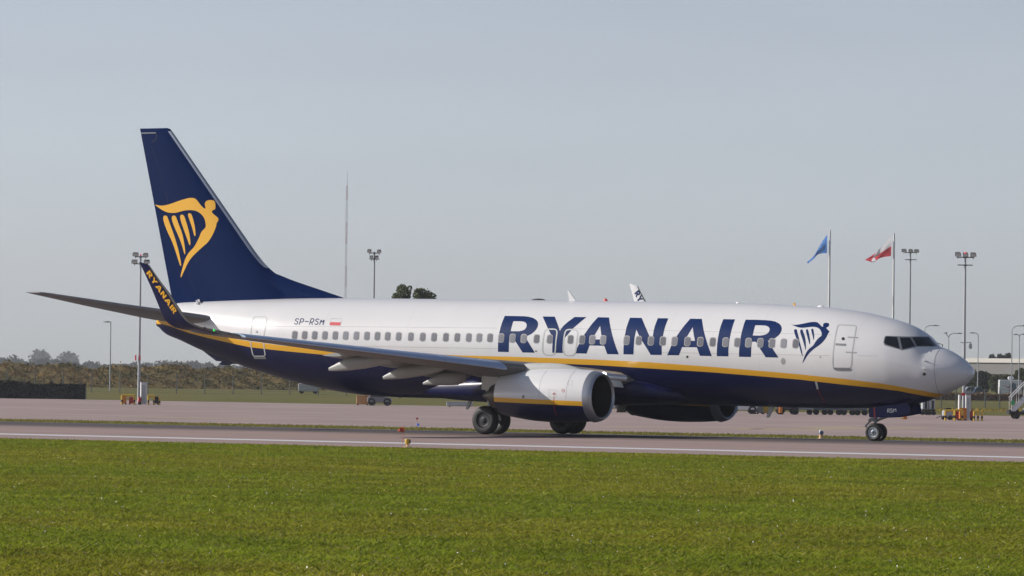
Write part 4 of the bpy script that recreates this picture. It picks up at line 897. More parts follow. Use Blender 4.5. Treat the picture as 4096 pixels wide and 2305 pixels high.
# taxi guide lines on the apron
def gline(pts, wdt):
    P = [on_ground(*p) for p in pts]; vs, fs = [], []
    for i, p in enumerate(P):
        a = P[max(i - 1, 0)]; b_ = P[min(i + 1, len(P) - 1)]; t = (b_ - a)[:2]; t /= np.linalg.norm(t) + 1e-9; nn = np.array([-t[1], t[0]]) * wdt / 2
        vs += [(p[0] + nn[0], p[1] + nn[1], GZ + .004), (p[0] - nn[0], p[1] - nn[1], GZ + .004)]
    fs = [(2 * i, 2 * i + 1, 2 * i + 3, 2 * i + 2) for i in range(len(P) - 1)]
    return vs, fs
b = MB()
for pts in ([(2400, 1708), (2700, 1711), (2950, 1713), (3100, 1719), (3280, 1723)], [(480, 1667), (620, 1669), (800, 1674), (1040, 1679)], [(3200, 1712), (3420, 1710)], [(2950, 1716), (3260, 1717), (3700, 1712)], [(3700, 1748), (4096, 1757)]):
    v, f = gline(pts, 1.1); b.add(v, f)
tag(b.build('apron_guide_lines', MT['yline']), kind='structure')

# ------------------------------------------------------------------ leaves and grass
def leafmat(name, cols, rough=.65, trans=.25):
    m, nt, b = newmat(name)
    g = nt.nodes.new('ShaderNodeNewGeometry'); cr = nt.nodes.new('ShaderNodeValToRGB'); L(nt, g.outputs['Random Per Island'], cr.inputs[0])
    e = cr.color_ramp.elements
    while len(e) < len(cols): e.new(.5)
    for i, c in enumerate(cols): e[i].position = i / (len(cols) - 1); e[i].color = tuple(c[:3]) + (1,)
    tc = nt.nodes.new('ShaderNodeTexCoord'); n = nt.nodes.new('ShaderNodeTexNoise'); n.inputs['Scale'].default_value = .25; n.inputs['Detail'].default_value = 5; L(nt, tc.outputs['Object'], n.inputs['Vector'])
    mr = nt.nodes.new('ShaderNodeMapRange'); mr.inputs['From Min'].default_value = .3; mr.inputs['From Max'].default_value = .7; mr.inputs['To Min'].default_value = .7; mr.inputs['To Max'].default_value = 1.3; L(nt, n.outputs['Fac'], mr.inputs['Value'])
    v = nt.nodes.new('ShaderNodeVectorMath'); v.operation = 'SCALE'; L(nt, cr.outputs[0], v.inputs[0]); L(nt, mr.outputs[0], v.inputs['Scale'])
    L(nt, v.outputs[0], b.inputs['Base Color']); b.inputs['Roughness'].default_value = rough; b.inputs['Specular IOR Level'].default_value = .2
    if trans:
        tr = nt.nodes.new('ShaderNodeBsdfTranslucent'); L(nt, v.outputs[0], tr.inputs[0]); ms = nt.nodes.new('ShaderNodeMixShader'); ms.inputs[0].default_value = trans
        L(nt, b.outputs[0], ms.inputs[1]); L(nt, tr.outputs[0], ms.inputs[2]); L(nt, ms.outputs[0], nt.nodes['Material Output'].inputs[0])
    return m
MT['leaf'] = leafmat('tree_leaves', [(.065, .085, .03), (.11, .135, .05), (.17, .19, .075)])
MT['leafl'] = leafmat('light_leaves', [(.05, .065, .014), (.085, .10, .02), (.13, .14, .03)])
MT['leafd'] = leafmat('dark_leaves', [(.022, .032, .016), (.04, .052, .024), (.065, .08, .035)])
MT['far'] = leafmat('far_leaves', [(.02, .032, .02), (.035, .05, .028), (.05, .065, .035)], trans=0)
MT['rust'] = leafmat('rusty_leaves', [(.19, .10, .05), (.25, .14, .07), (.16, .105, .045)], trans=.1)
def grassmat(name, C1, C2, ns=(.075, 1.1), lo=.43, hi=.57, tl=.5):
    m, nt, b = newmat(name); g = nt.nodes.new('ShaderNodeNewGeometry'); tc = nt.nodes.new('ShaderNodeTexCoord')
    def ramp(sock, cols):
        cr = nt.nodes.new('ShaderNodeValToRGB'); L(nt, sock, cr.inputs[0]); e = cr.color_ramp.elements
        while len(e) < len(cols): e.new(.5)
        for i, c in enumerate(cols): e[i].position = c[0]; e[i].color = c[1] + (1,)
        return cr.outputs[0]
    gr = ramp(g.outputs['Random Per Island'], C1); ye = ramp(g.outputs['Random Per Island'], C2)
    def noise(sc, st):
        mp = nt.nodes.new('ShaderNodeMapping'); mp.inputs['Scale'].default_value = st; L(nt, tc.outputs['Object'], mp.inputs[0]); n = nt.nodes.new('ShaderNodeTexNoise'); n.inputs['Scale'].default_value = sc; n.inputs['Detail'].default_value = 6; n.inputs['Roughness'].default_value = .6; L(nt, mp.outputs[0], n.inputs['Vector']); return n.outputs['Fac']
    a = nt.nodes.new('ShaderNodeMath'); a.operation = 'MULTIPLY_ADD'; a.inputs[1].default_value = .55; L(nt, noise(ns[0], (.35, 1, 1)), a.inputs[0])
    b2 = nt.nodes.new('ShaderNodeMath'); b2.operation = 'MULTIPLY'; b2.inputs[1].default_value = .45; L(nt, noise(ns[1], (.7, 1, 1)), b2.inputs[0]); L(nt, b2.outputs[0], a.inputs[2])
    mr = nt.nodes.new('ShaderNodeMapRange'); mr.inputs['From Min'].default_value = lo; mr.inputs['From Max'].default_value = hi; L(nt, a.outputs[0], mr.inputs['Value'])
    mx = nt.nodes.new('ShaderNodeMix'); mx.data_type = 'RGBA'; L(nt, mr.outputs[0], mx.inputs['Factor']); L(nt, gr, mx.inputs['A']); L(nt, ye, mx.inputs['B'])
    k = nt.nodes.new('ShaderNodeMapRange'); k.inputs['From Min'].default_value = .3; k.inputs['From Max'].default_value = .7; k.inputs['To Min'].default_value = .74; k.inputs['To Max'].default_value = 1.3; L(nt, noise(.5, (.6, 1, 1)), k.inputs['Value'])
    v = nt.nodes.new('ShaderNodeVectorMath'); v.operation = 'SCALE'; L(nt, mx.outputs['Result'], v.inputs[0]); L(nt, k.outputs[0], v.inputs['Scale'])
    L(nt, v.outputs[0], b.inputs['Base Color']); b.inputs['Roughness'].default_value = .7; b.inputs['Specular IOR Level'].default_value = .15
    tr = nt.nodes.new('ShaderNodeBsdfTranslucent'); L(nt, v.outputs[0], tr.inputs[0]); ms = nt.nodes.new('ShaderNodeMixShader'); ms.inputs[0].default_value = tl
    L(nt, b.outputs[0], ms.inputs[1]); L(nt, tr.outputs[0], ms.inputs[2]); L(nt, ms.outputs[0], nt.nodes['Material Output'].inputs[0]); return m
MT['blade'] = grassmat('grass_blades', [(0, (.172, .24, .013)), (.5, (.205, .268, .016)), (.93, (.24, .29, .022)), (1, (.38, .37, .08))], [(0, (.24, .255, .017)), (.5, (.275, .275, .022)), (.9, (.315, .295, .034)), (1, (.46, .40, .12))])
MT['verge'] = grassmat('verge_blades', [(0, (.15, .165, .02)), (1, (.21, .21, .04))], [(0, (.20, .18, .035)), (1, (.28, .23, .07))])
MT['scrub'] = grassmat('scrub_leaves', [(0, (.055, .062, .014)), (1, (.12, .12, .028))], [(0, (.165, .10, .022)), (1, (.27, .165, .045))], (.09, .4), .44, .58, .1)
MT['bark'] = pmat('bark', (.07, .055, .04), .9, var=.3, scale=4)

def quads(C, size, up=.3):
    """random leaf quads at centres C"""
    n = len(C); size = np.broadcast_to(size, (n,))
    a = rng.normal(size=(n, 3)); a /= np.linalg.norm(a, axis=1)[:, None]; c = rng.normal(size=(n, 3)); c[:, 2] += up
    bb = np.cross(a, c); bb /= np.linalg.norm(bb, axis=1)[:, None]
    a *= size[:, None] * .5; bb *= size[:, None] * .38
    V = np.stack([C - a, C - bb * .9 + a * .1, C + a, C + bb * .9 + a * .1], 1).reshape(-1, 3)
    return V
def quadmesh(name, V, m, parent=None):
    n = len(V) // 4; me = bpy.data.meshes.new(name); me.vertices.add(len(V)); me.vertices.foreach_set('co', np.ascontiguousarray(V, dtype=np.float32).ravel())
    me.loops.add(4 * n); me.loops.foreach_set('vertex_index', np.arange(4 * n, dtype=np.int32)); me.polygons.add(n)
    me.polygons.foreach_set('loop_start', np.arange(0, 4 * n, 4, dtype=np.int32)); me.polygons.foreach_set('loop_total', np.full(n, 4, dtype=np.int32))
    me.materials.append(m); me.update(calc_edges=True)
    o = bpy.data.objects.new(name, me); COL.objects.link(o)
    if parent: o.parent = parent
    return o
def blades(name, P, hgt, wid, m, lean=.45):
    n = len(P); hgt = hgt * rng.uniform(.5, 1.25, n); an = rng.uniform(0, 2 * math.pi, n); d = np.stack([np.cos(an), np.sin(an), 0 * an], 1) * (wid / 2)[:, None]
    l = rng.normal(size=(n, 2)) * lean * hgt[:, None]; l[:, 0] += .12 * hgt
    top = P + np.stack([l[:, 0], l[:, 1], hgt], 1); mid = P + np.stack([l[:, 0] * .35, l[:, 1] * .35, hgt * .6], 1)
    V = np.stack([P - d, P + d, mid + d * .75, top], 1); V[:, 3] = top
    return quadmesh(name, V.reshape(-1, 3), m)
# foreground grass: denser towards the lens
def strip_points(n, v0, v1, u0=-60, u1=4156, zf=None, pw=1.0):
    v = v0 + (v1 - v0) * rng.uniform(0, 1, n) ** pw; u = rng.uniform(u0, u1, n)
    D = CF[None] * FPX + CR[None] * (u - W / 2)[:, None] - CU[None] * (v - H / 2)[:, None]
    t = (GZ - CAM[2]) / D[:, 2]; P = CAM + D * t[:, None]
    return P
def gzs(y): return -.013 * np.clip(y, 0, 30) - .0035 * np.clip(-y, 0, 30)
dd = rng.uniform(0, 1, 520000); dist = 48 + (178 - 48) * dd ** 1.15
uu_ = rng.uniform(-120, 4216, len(dist))
P = CAM + (CF[None] + CR[None] * ((uu_ - W / 2) / FPX)[:, None]) * dist[:, None]
keep = (P[:, 1] < RW0 + .2 + rng.normal(0, .15, len(P))); P = P[keep]; dk = dist[keep]; P[:, 2] = gzs(P[:, 1]) - .012
tag(blades('grass', P, .030 + .034 * rng.uniform(0, 1, len(P)) ** 4, .012 + dk * .00017, MT['blade'], 1.1), 'mown green grass with yellowish patches in front of the runway', 'grass', kind='stuff')
n = 60000; P = np.stack([rng.uniform(-95, 75, n), 25.2 + 11.6 * rng.uniform(0, 1, n), np.zeros(n)], 1); P[:, 2] = gzs(P[:, 1]) - .012
dens = np.sin(P[:, 0] * .35) + np.sin(P[:, 0] * .13 + 1) * .8; keep = (P[:, 0] < 4) | (dens > -.3 + rng.normal(0, .3, n)); P = P[keep]
tag(blades('grass', P, np.full(len(P), .085), np.full(len(P), .06), MT['verge']), 'thin grass verge between the runway and the apron', 'grass', kind='stuff')
n = 700; P = np.zeros((n, 3)); dist = rng.uniform(52, 138, n); uu_ = rng.uniform(0, 4096, n)
P = CAM + (CF[None] + CR[None] * ((uu_ - W / 2) / FPX)[:, None]) * dist[:, None]; P = P[P[:, 1] < RW0 - .5]; P[:, 2] = gzs(P[:, 1]) + rng.uniform(.04, .08, len(P))
tag(quadmesh('daisies', quads(P, rng.uniform(.015, .035, len(P)), 2.), MT['wtext']), 'tiny white daisies scattered through the mown grass', 'flowers', kind='stuff')
# yellow flowers along the far fence
P = strip_points(1500, 1640, 1649, 3600, 4250); P[:, 2] += rng.uniform(.03, .18, len(P))
MT['yflower'] = leafmat('yellow_flowers', [(.30, .20, .02), (.45, .30, .03), (.14, .15, .03)], trans=.1)
tag(quadmesh('wild_flowers', quads(P, .13), MT['yflower']), 'yellow flowering weeds along the far edge of the apron', 'flowers', kind='stuff')

# ------------------------------------------------------------------ embankment with scrub
D0, D1 = 655.0, 672.0
us = np.linspace(-900, 1900, 90); vs, fs = [], []; top = []
for j, s in enumerate(np.linspace(0, 1, 10)):
    for i, u in enumerate(us):
        dd_ = D0 + (D1 - D0) * s; q = base_at(u, dd_); hh = (3.05 + .25 * math.sin(i * .9) + .2 * math.sin(i * .37 + 2)) * np.interp(u, (-900, 1500, 1900), (1.02, .96, .3))
        vs.append((q[0], q[1], GZ - .05 + hh * s ** .8 + (.14 * math.sin(i * 2.3 + j * 1.7) if 0 < j < 9 else 0)))
n = len(us)
for u_i, u in enumerate(us): q = base_at(u, D1 + 120); vs.append((q[0], q[1], GZ - .2))
fs = [(j * n + i, j * n + i + 1, j * n + n + i + 1, j * n + n + i) for j in range(10) for i in range(n - 1)]
MT['earth'] = ground_mat('dry_scrub_earth', [(.08, .07, .022), (.14, .10, .03), (.20, .135, .045)], .35, (1, 1, 1.5), bump=.5, scale2=1.5)[0]
tag(mesh('embankment', vs, fs, MT['earth'], smooth=True), kind='structure')
base = np.array(vs[:10 * n]).reshape(10, n, 3); N = 17000
a_, b_ = rng.uniform(0, 8.99, N), rng.uniform(0, n - 1.01, N); ia, ib = a_.astype(int), b_.astype(int)
P = base[ia, ib] + (base[ia + 1, ib] - base[ia, ib]) * (a_ - ia)[:, None] + (base[ia, ib + 1] - base[ia, ib]) * (b_ - ib)[:, None]
clump = np.sin(b_ * 1.9) * np.sin(a_ * .9 + b_ * .53); P[:, 2] += .08 + .25 * rng.uniform(0, 1, N) * (clump > -.1); P = P[(clump > -.6)]
tag(quadmesh('scrub', quads(P, rng.uniform(.2, .5, len(P))), MT['scrub']), 'brown and olive scrub covering the long earth bank behind the apron', 'scrub', kind='stuff')

# ------------------------------------------------------------------ far woods
Ps, Sz = [], []
def wood(u0, u1, d0, d1, h0, h1, cnt, leaves=70, sz=1.6):
    for k in range(cnt):
        u, d_ = rng.uniform(u0, u1), rng.uniform(d0, d1); q = base_at(u, d_); h = rng.uniform(h0, h1) * (1 + .25 * math.sin(u * .011)); r_ = h * rng.uniform(.35, .6)
        a = rng.normal(size=(leaves, 3)); a /= np.linalg.norm(a, axis=1)[:, None]; a *= rng.uniform(.3, 1, (leaves, 1)) ** .5
        Ps.append(np.stack([q[0] + a[:, 0] * r_, q[1] + a[:, 1] * r_, q[2] + h * .52 + a[:, 2] * h * .5], 1)); Sz.append(np.full(leaves, sz * rng.uniform(.7, 1.2)))
wood(-250, 1550, 2500, 3000, 4.4, 6.3, 320, 70, 1.7)
wood(-40, 100, 2400, 2500, 6.5, 7.6, 12, 70, 1.7); wood(146, 176, 3700, 4100, 12, 14, 9, 90, 2.6); wood(252, 292, 3700, 4100, 12.5, 15, 11, 90, 2.6); wood(345, 400, 2400, 2600, 6.5, 7.8, 7, 70, 1.7)
wood(3700, 4400, 1900, 2200, 4.5, 6.5, 170, 70, 2.0)
wood(2000, 3700, 2500, 3000, 6, 9, 120, 70, 2.2)
tag(quadmesh('distant_wood', quads(np.concatenate(Ps), np.concatenate(Sz)), MT['far']), 'hazy bluish belt of trees on the horizon', 'woods', kind='stuff')

# ------------------------------------------------------------------ trees
def tree(u, dist, vtop, wpx, label, lumps, m, group=None, vbase_frac=.3, leaves=1500, sz=.32):
    q = base_at(u, dist); px = FPX / dist; vh = H / 2 + FPX * math.tan(PITCH) + (u - W / 2) * math.tan(ROLL)
    h = (vh - vtop) / px + CAM[2] - q[2]; wd = wpx / px
    t = empty('tree', q, 0, label, 'tree', group)
    b = MB(); b.tube((0, 0, -.1), (.05, .02, h * .42), .045 * h * .5, .03 * h * .5, 9); b.tube((.05, .02, h * .42), (0, 0, h * .8), .03 * h * .5, .008 * h, 7)
    for k in range(7):
        a = k * 2.4; z0 = h * (.32 + .06 * k); b.tube((.04, .02, z0), (math.cos(a) * wd * .3, math.sin(a) * wd * .3, z0 + h * .2), .012 * h * .6, .004 * h, 6)
    b.build('trunk', MT['bark'], t)
    C = []
    for lx, lz, r1, r2 in lumps:               # lumps in crown units: x across, z up, radius
        k = int(leaves * r1 * r2 * 4)
        a = rng.normal(size=(k, 3)); a /= np.linalg.norm(a, axis=1)[:, None]; a *= rng.uniform(.45, 1.0, (k, 1)) ** .6; a *= (1 + .28 * np.sin(a[:, :1] * 5 + lx * 9) * np.cos(a[:, 2:] * 4 + lz * 5))
        C.append(np.stack([(lx * CR[0]) * wd + a[:, 0] * r1 * wd, (lx * CR[1]) * wd + a[:, 1] * r1 * wd, h * (1 - lz * (1 - vbase_frac)) + a[:, 2] * r2 * h * (1 - vbase_frac)], 1))
    C = np.concatenate(C); quadmesh('crown', quads(C, rng.uniform(.6, 1.3, len(C)) * sz), m, t); return t
tree(1600, 500, 1139, 100, 'left one of two round treetops showing above the cabin roof', [(-.1, .3, .36, .22), (.12, .14, .3, .14), (-.32, .42, .22, .16), (.1, .55, .45, .3)], MT['leaf'], leaves=5200, sz=.30)
tree(1688, 505, 1144, 108, 'right one of two round treetops showing above the cabin roof', [(-.1, .22, .34, .2), (.18, .26, .3, .2), (.34, .42, .2, .12), (0, .55, .45, .3)], MT['leaf'], leaves=5200, sz=.30)
for u, d_, vt, wpx, lb, mt in ((3880, 690, 1478, 95, 'leafy green tree beside the airliner nose below the elevated road', 'leaf'), (3930, 685, 1486, 80, 'darkest tree below the elevated road, right of the airliner nose', 'leafd'), (3985, 680, 1502, 62, 'small round tree in front of dry grass, left of the white box truck', 'leaf'), (4030, 700, 1500, 66, 'light green tree behind the white box truck', 'leafl'), (4090, 660, 1476, 80, 'tall green tree at the right picture edge overlapping the elevated road', 'leafl'), (3745, 700, 1500, 80, 'green tree mostly hidden behind the airliner nose', 'leaf')):
    tree(u, d_, vt, wpx, lb, [(-.12, .3, .36, .3), (.16, .34, .33, .3), (0, .6, .44, .36), (0, .15, .22, .18)], MT[mt], vbase_frac=.22, leaves=3200, sz=.26)
for u, vt, wpx, lb in ((3968, 1414, 26, 'leftmost small dark tree beyond the elevated road parapet'), (3999, 1412, 24, 'middle small dark tree beyond the elevated road parapet'), (4014, 1417, 22, 'low small dark tree between its neighbours beyond the parapet'), (4032, 1410, 28, 'rightmost and tallest small tree beyond the elevated road parapet')):
    tree(u, 1050, vt, wpx * 1.3, lb, [(-.1, .25, .36, .22), (.12, .3, .33, .22), (0, .5, .4, .4)], MT['leafd'], 'small trees beyond the elevated road', vbase_frac=.3, leaves=1000, sz=.5)

# ------------------------------------------------------------------ hedges, fences
def hedge(u0, u1, dist, h_of_u, label, m, depth=1.2, n=2500, sz=.3, core=None):
    q0 = base_at(u0, dist); t = empty('hedge', q0, 0, label, 'hedge')
    C, vs, fs = [], [], []; K = 40
    for k in range(K):
        u = u0 + (u1 - u0) * k / (K - 1); q = base_at(u, dist) - q0; h = h_of_u(u); back = CF * np.array([1, 1, 0]) * depth
        for p, z in ((q, 0), (q + back * .1, h * .94), (q + back * .9, h * .94), (q + back, 0)): vs.append((p[0], p[1], q[2] + z))
    for k in range(K - 1):
        for i in range(3): fs.append((k * 4 + i, k * 4 + i + 1, k * 4 + 5 + i, k * 4 + 4 + i))
    fs += [(0, 1, 2, 3), tuple((K - 1) * 4 + i for i in (3, 2, 1, 0))]
    fixn(mesh('foliage_core', vs, fs, core or MT['leafd'], t))
    u = rng.uniform(u0, u1, n); P = np.array([base_at(a, dist) - q0 for a in u]); hh = np.array([h_of_u(a) for a in u]); f = rng.uniform(0, 1, n); face = rng.uniform(0, 1, n) < .6
    P = P + (CF * np.array([1, 1, 0]))[None] * np.where(face, rng.uniform(-.15, .1, n), depth * f)[:, None]; P[:, 2] += np.where(face, f * hh, hh * rng.uniform(.88, 1.04, n))
    quadmesh('foliage', quads(P, rng.uniform(.6, 1.3, n) * sz), m, t); return t
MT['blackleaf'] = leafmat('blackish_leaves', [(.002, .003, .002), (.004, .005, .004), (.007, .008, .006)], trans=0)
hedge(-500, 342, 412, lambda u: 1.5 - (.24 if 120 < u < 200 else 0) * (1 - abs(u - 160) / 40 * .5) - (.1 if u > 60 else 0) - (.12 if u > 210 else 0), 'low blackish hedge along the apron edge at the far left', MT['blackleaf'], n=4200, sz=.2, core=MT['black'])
hedge(3690, 4300, 610, lambda u: .86 + .08 * math.sin(u * .05), 'low rusty brown hedge behind the apron fence on the right', MT['rust'], n=2600, sz=.3, core=MT['rust'])
MT['fence'] = pmat('fence_steel', (.10, .11, .105), .6, metal=.3)
def fence(u0, u1, dist, h, label, step):
    q0, q1 = base_at(u0, dist), base_at(u1, dist); t = empty('fence', q0, 0, label, 'fence'); d_ = q1 - q0; ln = np.linalg.norm(d_); k = int(ln / step)
    for i in range(k + 1):
        p = d_ * i / k; b = MB(); b.box((p[0], p[1], h / 2), (.09, .09, h), ch=.02); b.tube((p[0], p[1], h), (p[0] + .02, p[1] - .22, h + .25), .02); b.build('post', MT['fence'], t)
    b = MB()
    for z in np.linspace(.12, h, 9): b.tube((0, 0, z), (d_[0], d_[1], z), .010, n=4)
    b.build('wires', MT['fence'], t)
fence(-200, 1500, 520, 2.3, 'long wire fence on thin dark posts along the earth bank on the left', 3.0)
fence(3650, 4350, 425, 1.85, 'wire fence on dark posts beyond the apron on the right', 1.25)

# ------------------------------------------------------------------ floodlight masts
MT['pole'] = pmat('galvanised_pole', (.36, .38, .39), .55, metal=.4, var=.18, scale=1.5)
MT['poled'] = pmat('dark_pole', (.11, .135, .13), .6, var=.25, scale=2)
MT['lamphead'] = pmat('lamp_housing', (.17, .16, .145), .5, var=.3, scale=5)
MT['lampface'] = pmat('lamp_glass', (.62, .58, .52), .3, var=.15)
MT['polew'] = pmat('white_pole', (.72, .71, .71), .5, var=.15, scale=.8)
MT['obst'] = emit('obstruction_lamp', (.9, .12, .14), .6)
def vhor(u): return H / 2 + FPX * math.tan(PITCH) + (u - W / 2) * math.tan(ROLL)
def zat(u, v, dist): return (vhor(u) - v) / FPX * dist + CAM[2]
RZ = math.atan2(CR[1], CR[0])
def mast(u, dist, vt, bars, heads, label, redtop=True, extra=None):
    q = base_at(u, dist); px = FPX / dist; t = empty('floodlight_mast', q, RZ, label, 'light mast', 'floodlight masts on the apron')
    h = zat(u, vt, dist) - q[2]
    b = MB(); b.tube((0, 0, 0), (0, 0, h), .12, .065, 12); b.box((0, 0, .02), (.5, .5, .05)); b.build('pole', MT['pole'], t, 50)
    for v, wpx, off in bars:
        z = zat(u, v, dist) - q[2]; b = MB(); b.box((off / px, 0, z), (wpx / px, .12, .06)); b.box((0, 0, z), (.26, .26, .09)); b.box((off / px, .25, z + .03), (wpx / px, .04, .03)); b.build('crossbar', MT['poled'], t)
    for du, v, wv in heads:
        z = zat(u, v, dist) - q[2]; x = du / px; s_ = wv / px; b = MB()
        b.add([(x - s_ * .5, -.16, z + .05), (x + s_ * .5, -.16, z + .05), (x + s_ * .42, .18, z + .17), (x - s_ * .42, .18, z + .17), (x - s_ * .5, -.2, z - .15), (x + s_ * .5, -.2, z - .15), (x + s_ * .42, .12, z - .08), (x - s_ * .42, .12, z - .08)], [(0, 1, 2, 3), (7, 6, 5, 4), (0, 4, 5, 1), (1, 5, 6, 2), (2, 6, 7, 3), (3, 7, 4, 0)], 0)
        b.box((x, -.22, z - .05), (s_ * .8, .02, .17), 1); b.tube((x, 0, z - .3), (x, 0, z), .025, m=0); b.build('floodlight', [MT['lamphead'], MT['lampface']], t)
    if redtop: b = MB(); b.lathe([(0, .06), (.08, .06), (.13, 0)], (0, 0, 1), (0, 0, h), 10); b.build('obstruction_light', MT['obst'], t)
    return t, q, px
m1, q1, px1 = mast(556, 362, 1022, [(1028, 52, 2), (1056, 60, 0)], [(-20, 1018, 24), (20, 1020, 22), (-24, 1047, 24), (25, 1047, 24)], 'floodlight mast with two lamp rows just left of the airliner tail')
mast(1491, 384, 1008, [(1013, 40, 0), (1037, 40, 0)], [(-20, 1005, 17), (19, 1006, 17), (-12, 1030, 14), (10, 1030, 14), ], 'floodlight mast above the cabin roof beside the round treetops', False)
mast(3636, 425, 1004, [(1011, 46, 2), (1039, 46, 2)], [(-26, 1003, 20), (1, 1004, 18), (24, 1004, 20)], 'floodlight mast right of the red and white flag', False)
m4, q4, px4 = mast(3856, 322, 1014, [(1030, 70, 1), (1061, 60, 0)], [(-30, 1018, 24), (0, 1019, 22), (31, 1019, 24)], 'floodlight mast standing behind the airliner nose at the right')
for t_, qq, pp, vlist in ((m4, q4, px4, ((1577, 15, 12),)),):
    for v, wv, hv in vlist: b = MB(); z = zat(3848, v, 322) - qq[2]; b.box((-.05, -.14, z), (wv / pp, .03, hv / pp)); b.build('warning_sign', MT['redl'], t_)
b = MB(); z = zat(3852, 1370, 322) - q4[2]; b.box((.1, 0, z), (.75, .1, .04)); b.build('crossbar', MT['poled'], m4)
b = MB(); z = zat(3856, 1384, 322) - q4[2]; b.lathe([(-.2, .07), (-.1, .12), (.1, .10), (.16, .04), (.2, .03)], (0, 0, 1), (.42, 0, z), 14); b.build('camera', MT['lgrey'], m4)
for du in (-14, 3):
    b = MB(); z = zat(556, 1432, 362) - q1[2]; b.lathe([(-.2, .06), (.2, .06), (.22, 0)], (0, 0, 1), (du / px1, -.1, z), 10); b.build('obstruction_light', MT['redl'], m1)

# thin lamp on the left and street lamps by the elevated road
def lamp(u, dist, vt, arms, label, m='pole', r_=.085, group=None):
    q = base_at(u, dist); px = FPX / dist; h = zat(u, vt, dist) - q[2]; t = empty('street_lamp', q, RZ, label, 'street lamp', group)
    b = MB(); bend = [(abs(a[0])) for a in arms if a[2]]
    hp = h - (max(bend) * .35 / px if bend else 0)
    b.tube((0, 0, 0), (0, 0, hp), r_, r_ * .7, 10); b.build('pole', MT[m], t, 50)
    for du, dv, curved, wv in arms:
        x = du / px; z = h - dv / px; b = MB()
        pts = [(0, 0, hp), (x * .06, 0, hp + (z - hp) * .45), (x * .2, 0, hp + (z - hp) * .8), (x * .42, 0, z + .02), (x, 0, z)] if curved else [(0, 0, hp), (x, 0, z)]
        b.path(pts, r_ * .6, 8); b.build('arm', MT[m], t, 50)
        b = MB(); sx = wv / px * math.copysign(1, x); b.add([(x - sx * .4, -.12, z - .05), (x + sx * .6, -.12, z - .03), (x + sx * .6, .12, z - .03), (x - sx * .4, .12, z - .05), (x - sx * .4, -.09, z + .12), (x + sx * .55, -.07, z + .04), (x + sx * .55, .07, z + .04), (x - sx * .4, .09, z + .12)], [(3, 2, 1, 0), (4, 5, 6, 7), (0, 1, 5, 4), (1, 2, 6, 5), (2, 3, 7, 6), (3, 0, 4, 7)]); b.build('lamp_head', MT['poled'], t)
lamp(440, 575, 1288, [(-16, 1, False, 22)], 'slim lamp post with a flat head at the far left')
SG = 'street lamps by the elevated road'
lamp(3697, 640, 1303, [(46, 0, True, 22)], 'curved street lamp just above the cockpit roof', group=SG)
lamp(3793, 640, 1334, [(-12, -1, False, 14), (46, 0, True, 16)], 'double street lamp above the airliner nose cone', group=SG)
lamp(3911, 640, 1333, [(-26, 0, True, 16)], 'street lamp with one left arm, right of the floodlight mast', group=SG)
lamp(4046, 600, 1305, [(52, -1, True, 22)], 'tallest street lamp near the right edge, arm leaving the picture', group=SG)
lamp(4076, 640, 1339, [(-16, 0, True, 14), (18, -1, True, 14)], 'double street lamp at the right picture edge', group=SG)

# lattice radio mast far away
q = base_at(1378, 3000); hgt = zat(1378, 686, 3000) - q[2]; tq = empty('radio_mast', q, 0, 'very tall thin red and white lattice radio mast on the horizon', 'radio mast')
MT['mastr'] = pmat('mast_red', (.42, .22, .24), .7); MT['mastw'] = pmat('mast_white', (.62, .62, .66), .7)
b = MB(); r_ = .62; nseg = 26
for k in range(nseg):
    z0, z1 = hgt * .93 * k / nseg, hgt * .93 * (k + 1) / nseg; mm = (k // 3) % 2
    for i in range(3):
        a, c = 2.094 * i, 2.094 * (i + 1); A = (r_ * math.cos(a), r_ * math.sin(a)); Cc = (r_ * math.cos(c), r_ * math.sin(c))
        b.tube((*A, z0), (*A, z1), .10, n=5, m=mm)
        for s_ in range(3):
            y0, y1 = z0 + (z1 - z0) * s_ / 3, z0 + (z1 - z0) * (s_ + 1) / 3
            b.tube((*A, y0), (*Cc, y1), .07, n=4, m=mm)
b.build('lattice', [MT['mastr'], MT['mastw']], tq)
b = MB(); b.tube((0, 0, hgt * .93), (0, 0, hgt), .3, .15, 6, 0); b.build('antenna', [MT['mastw']], tq)

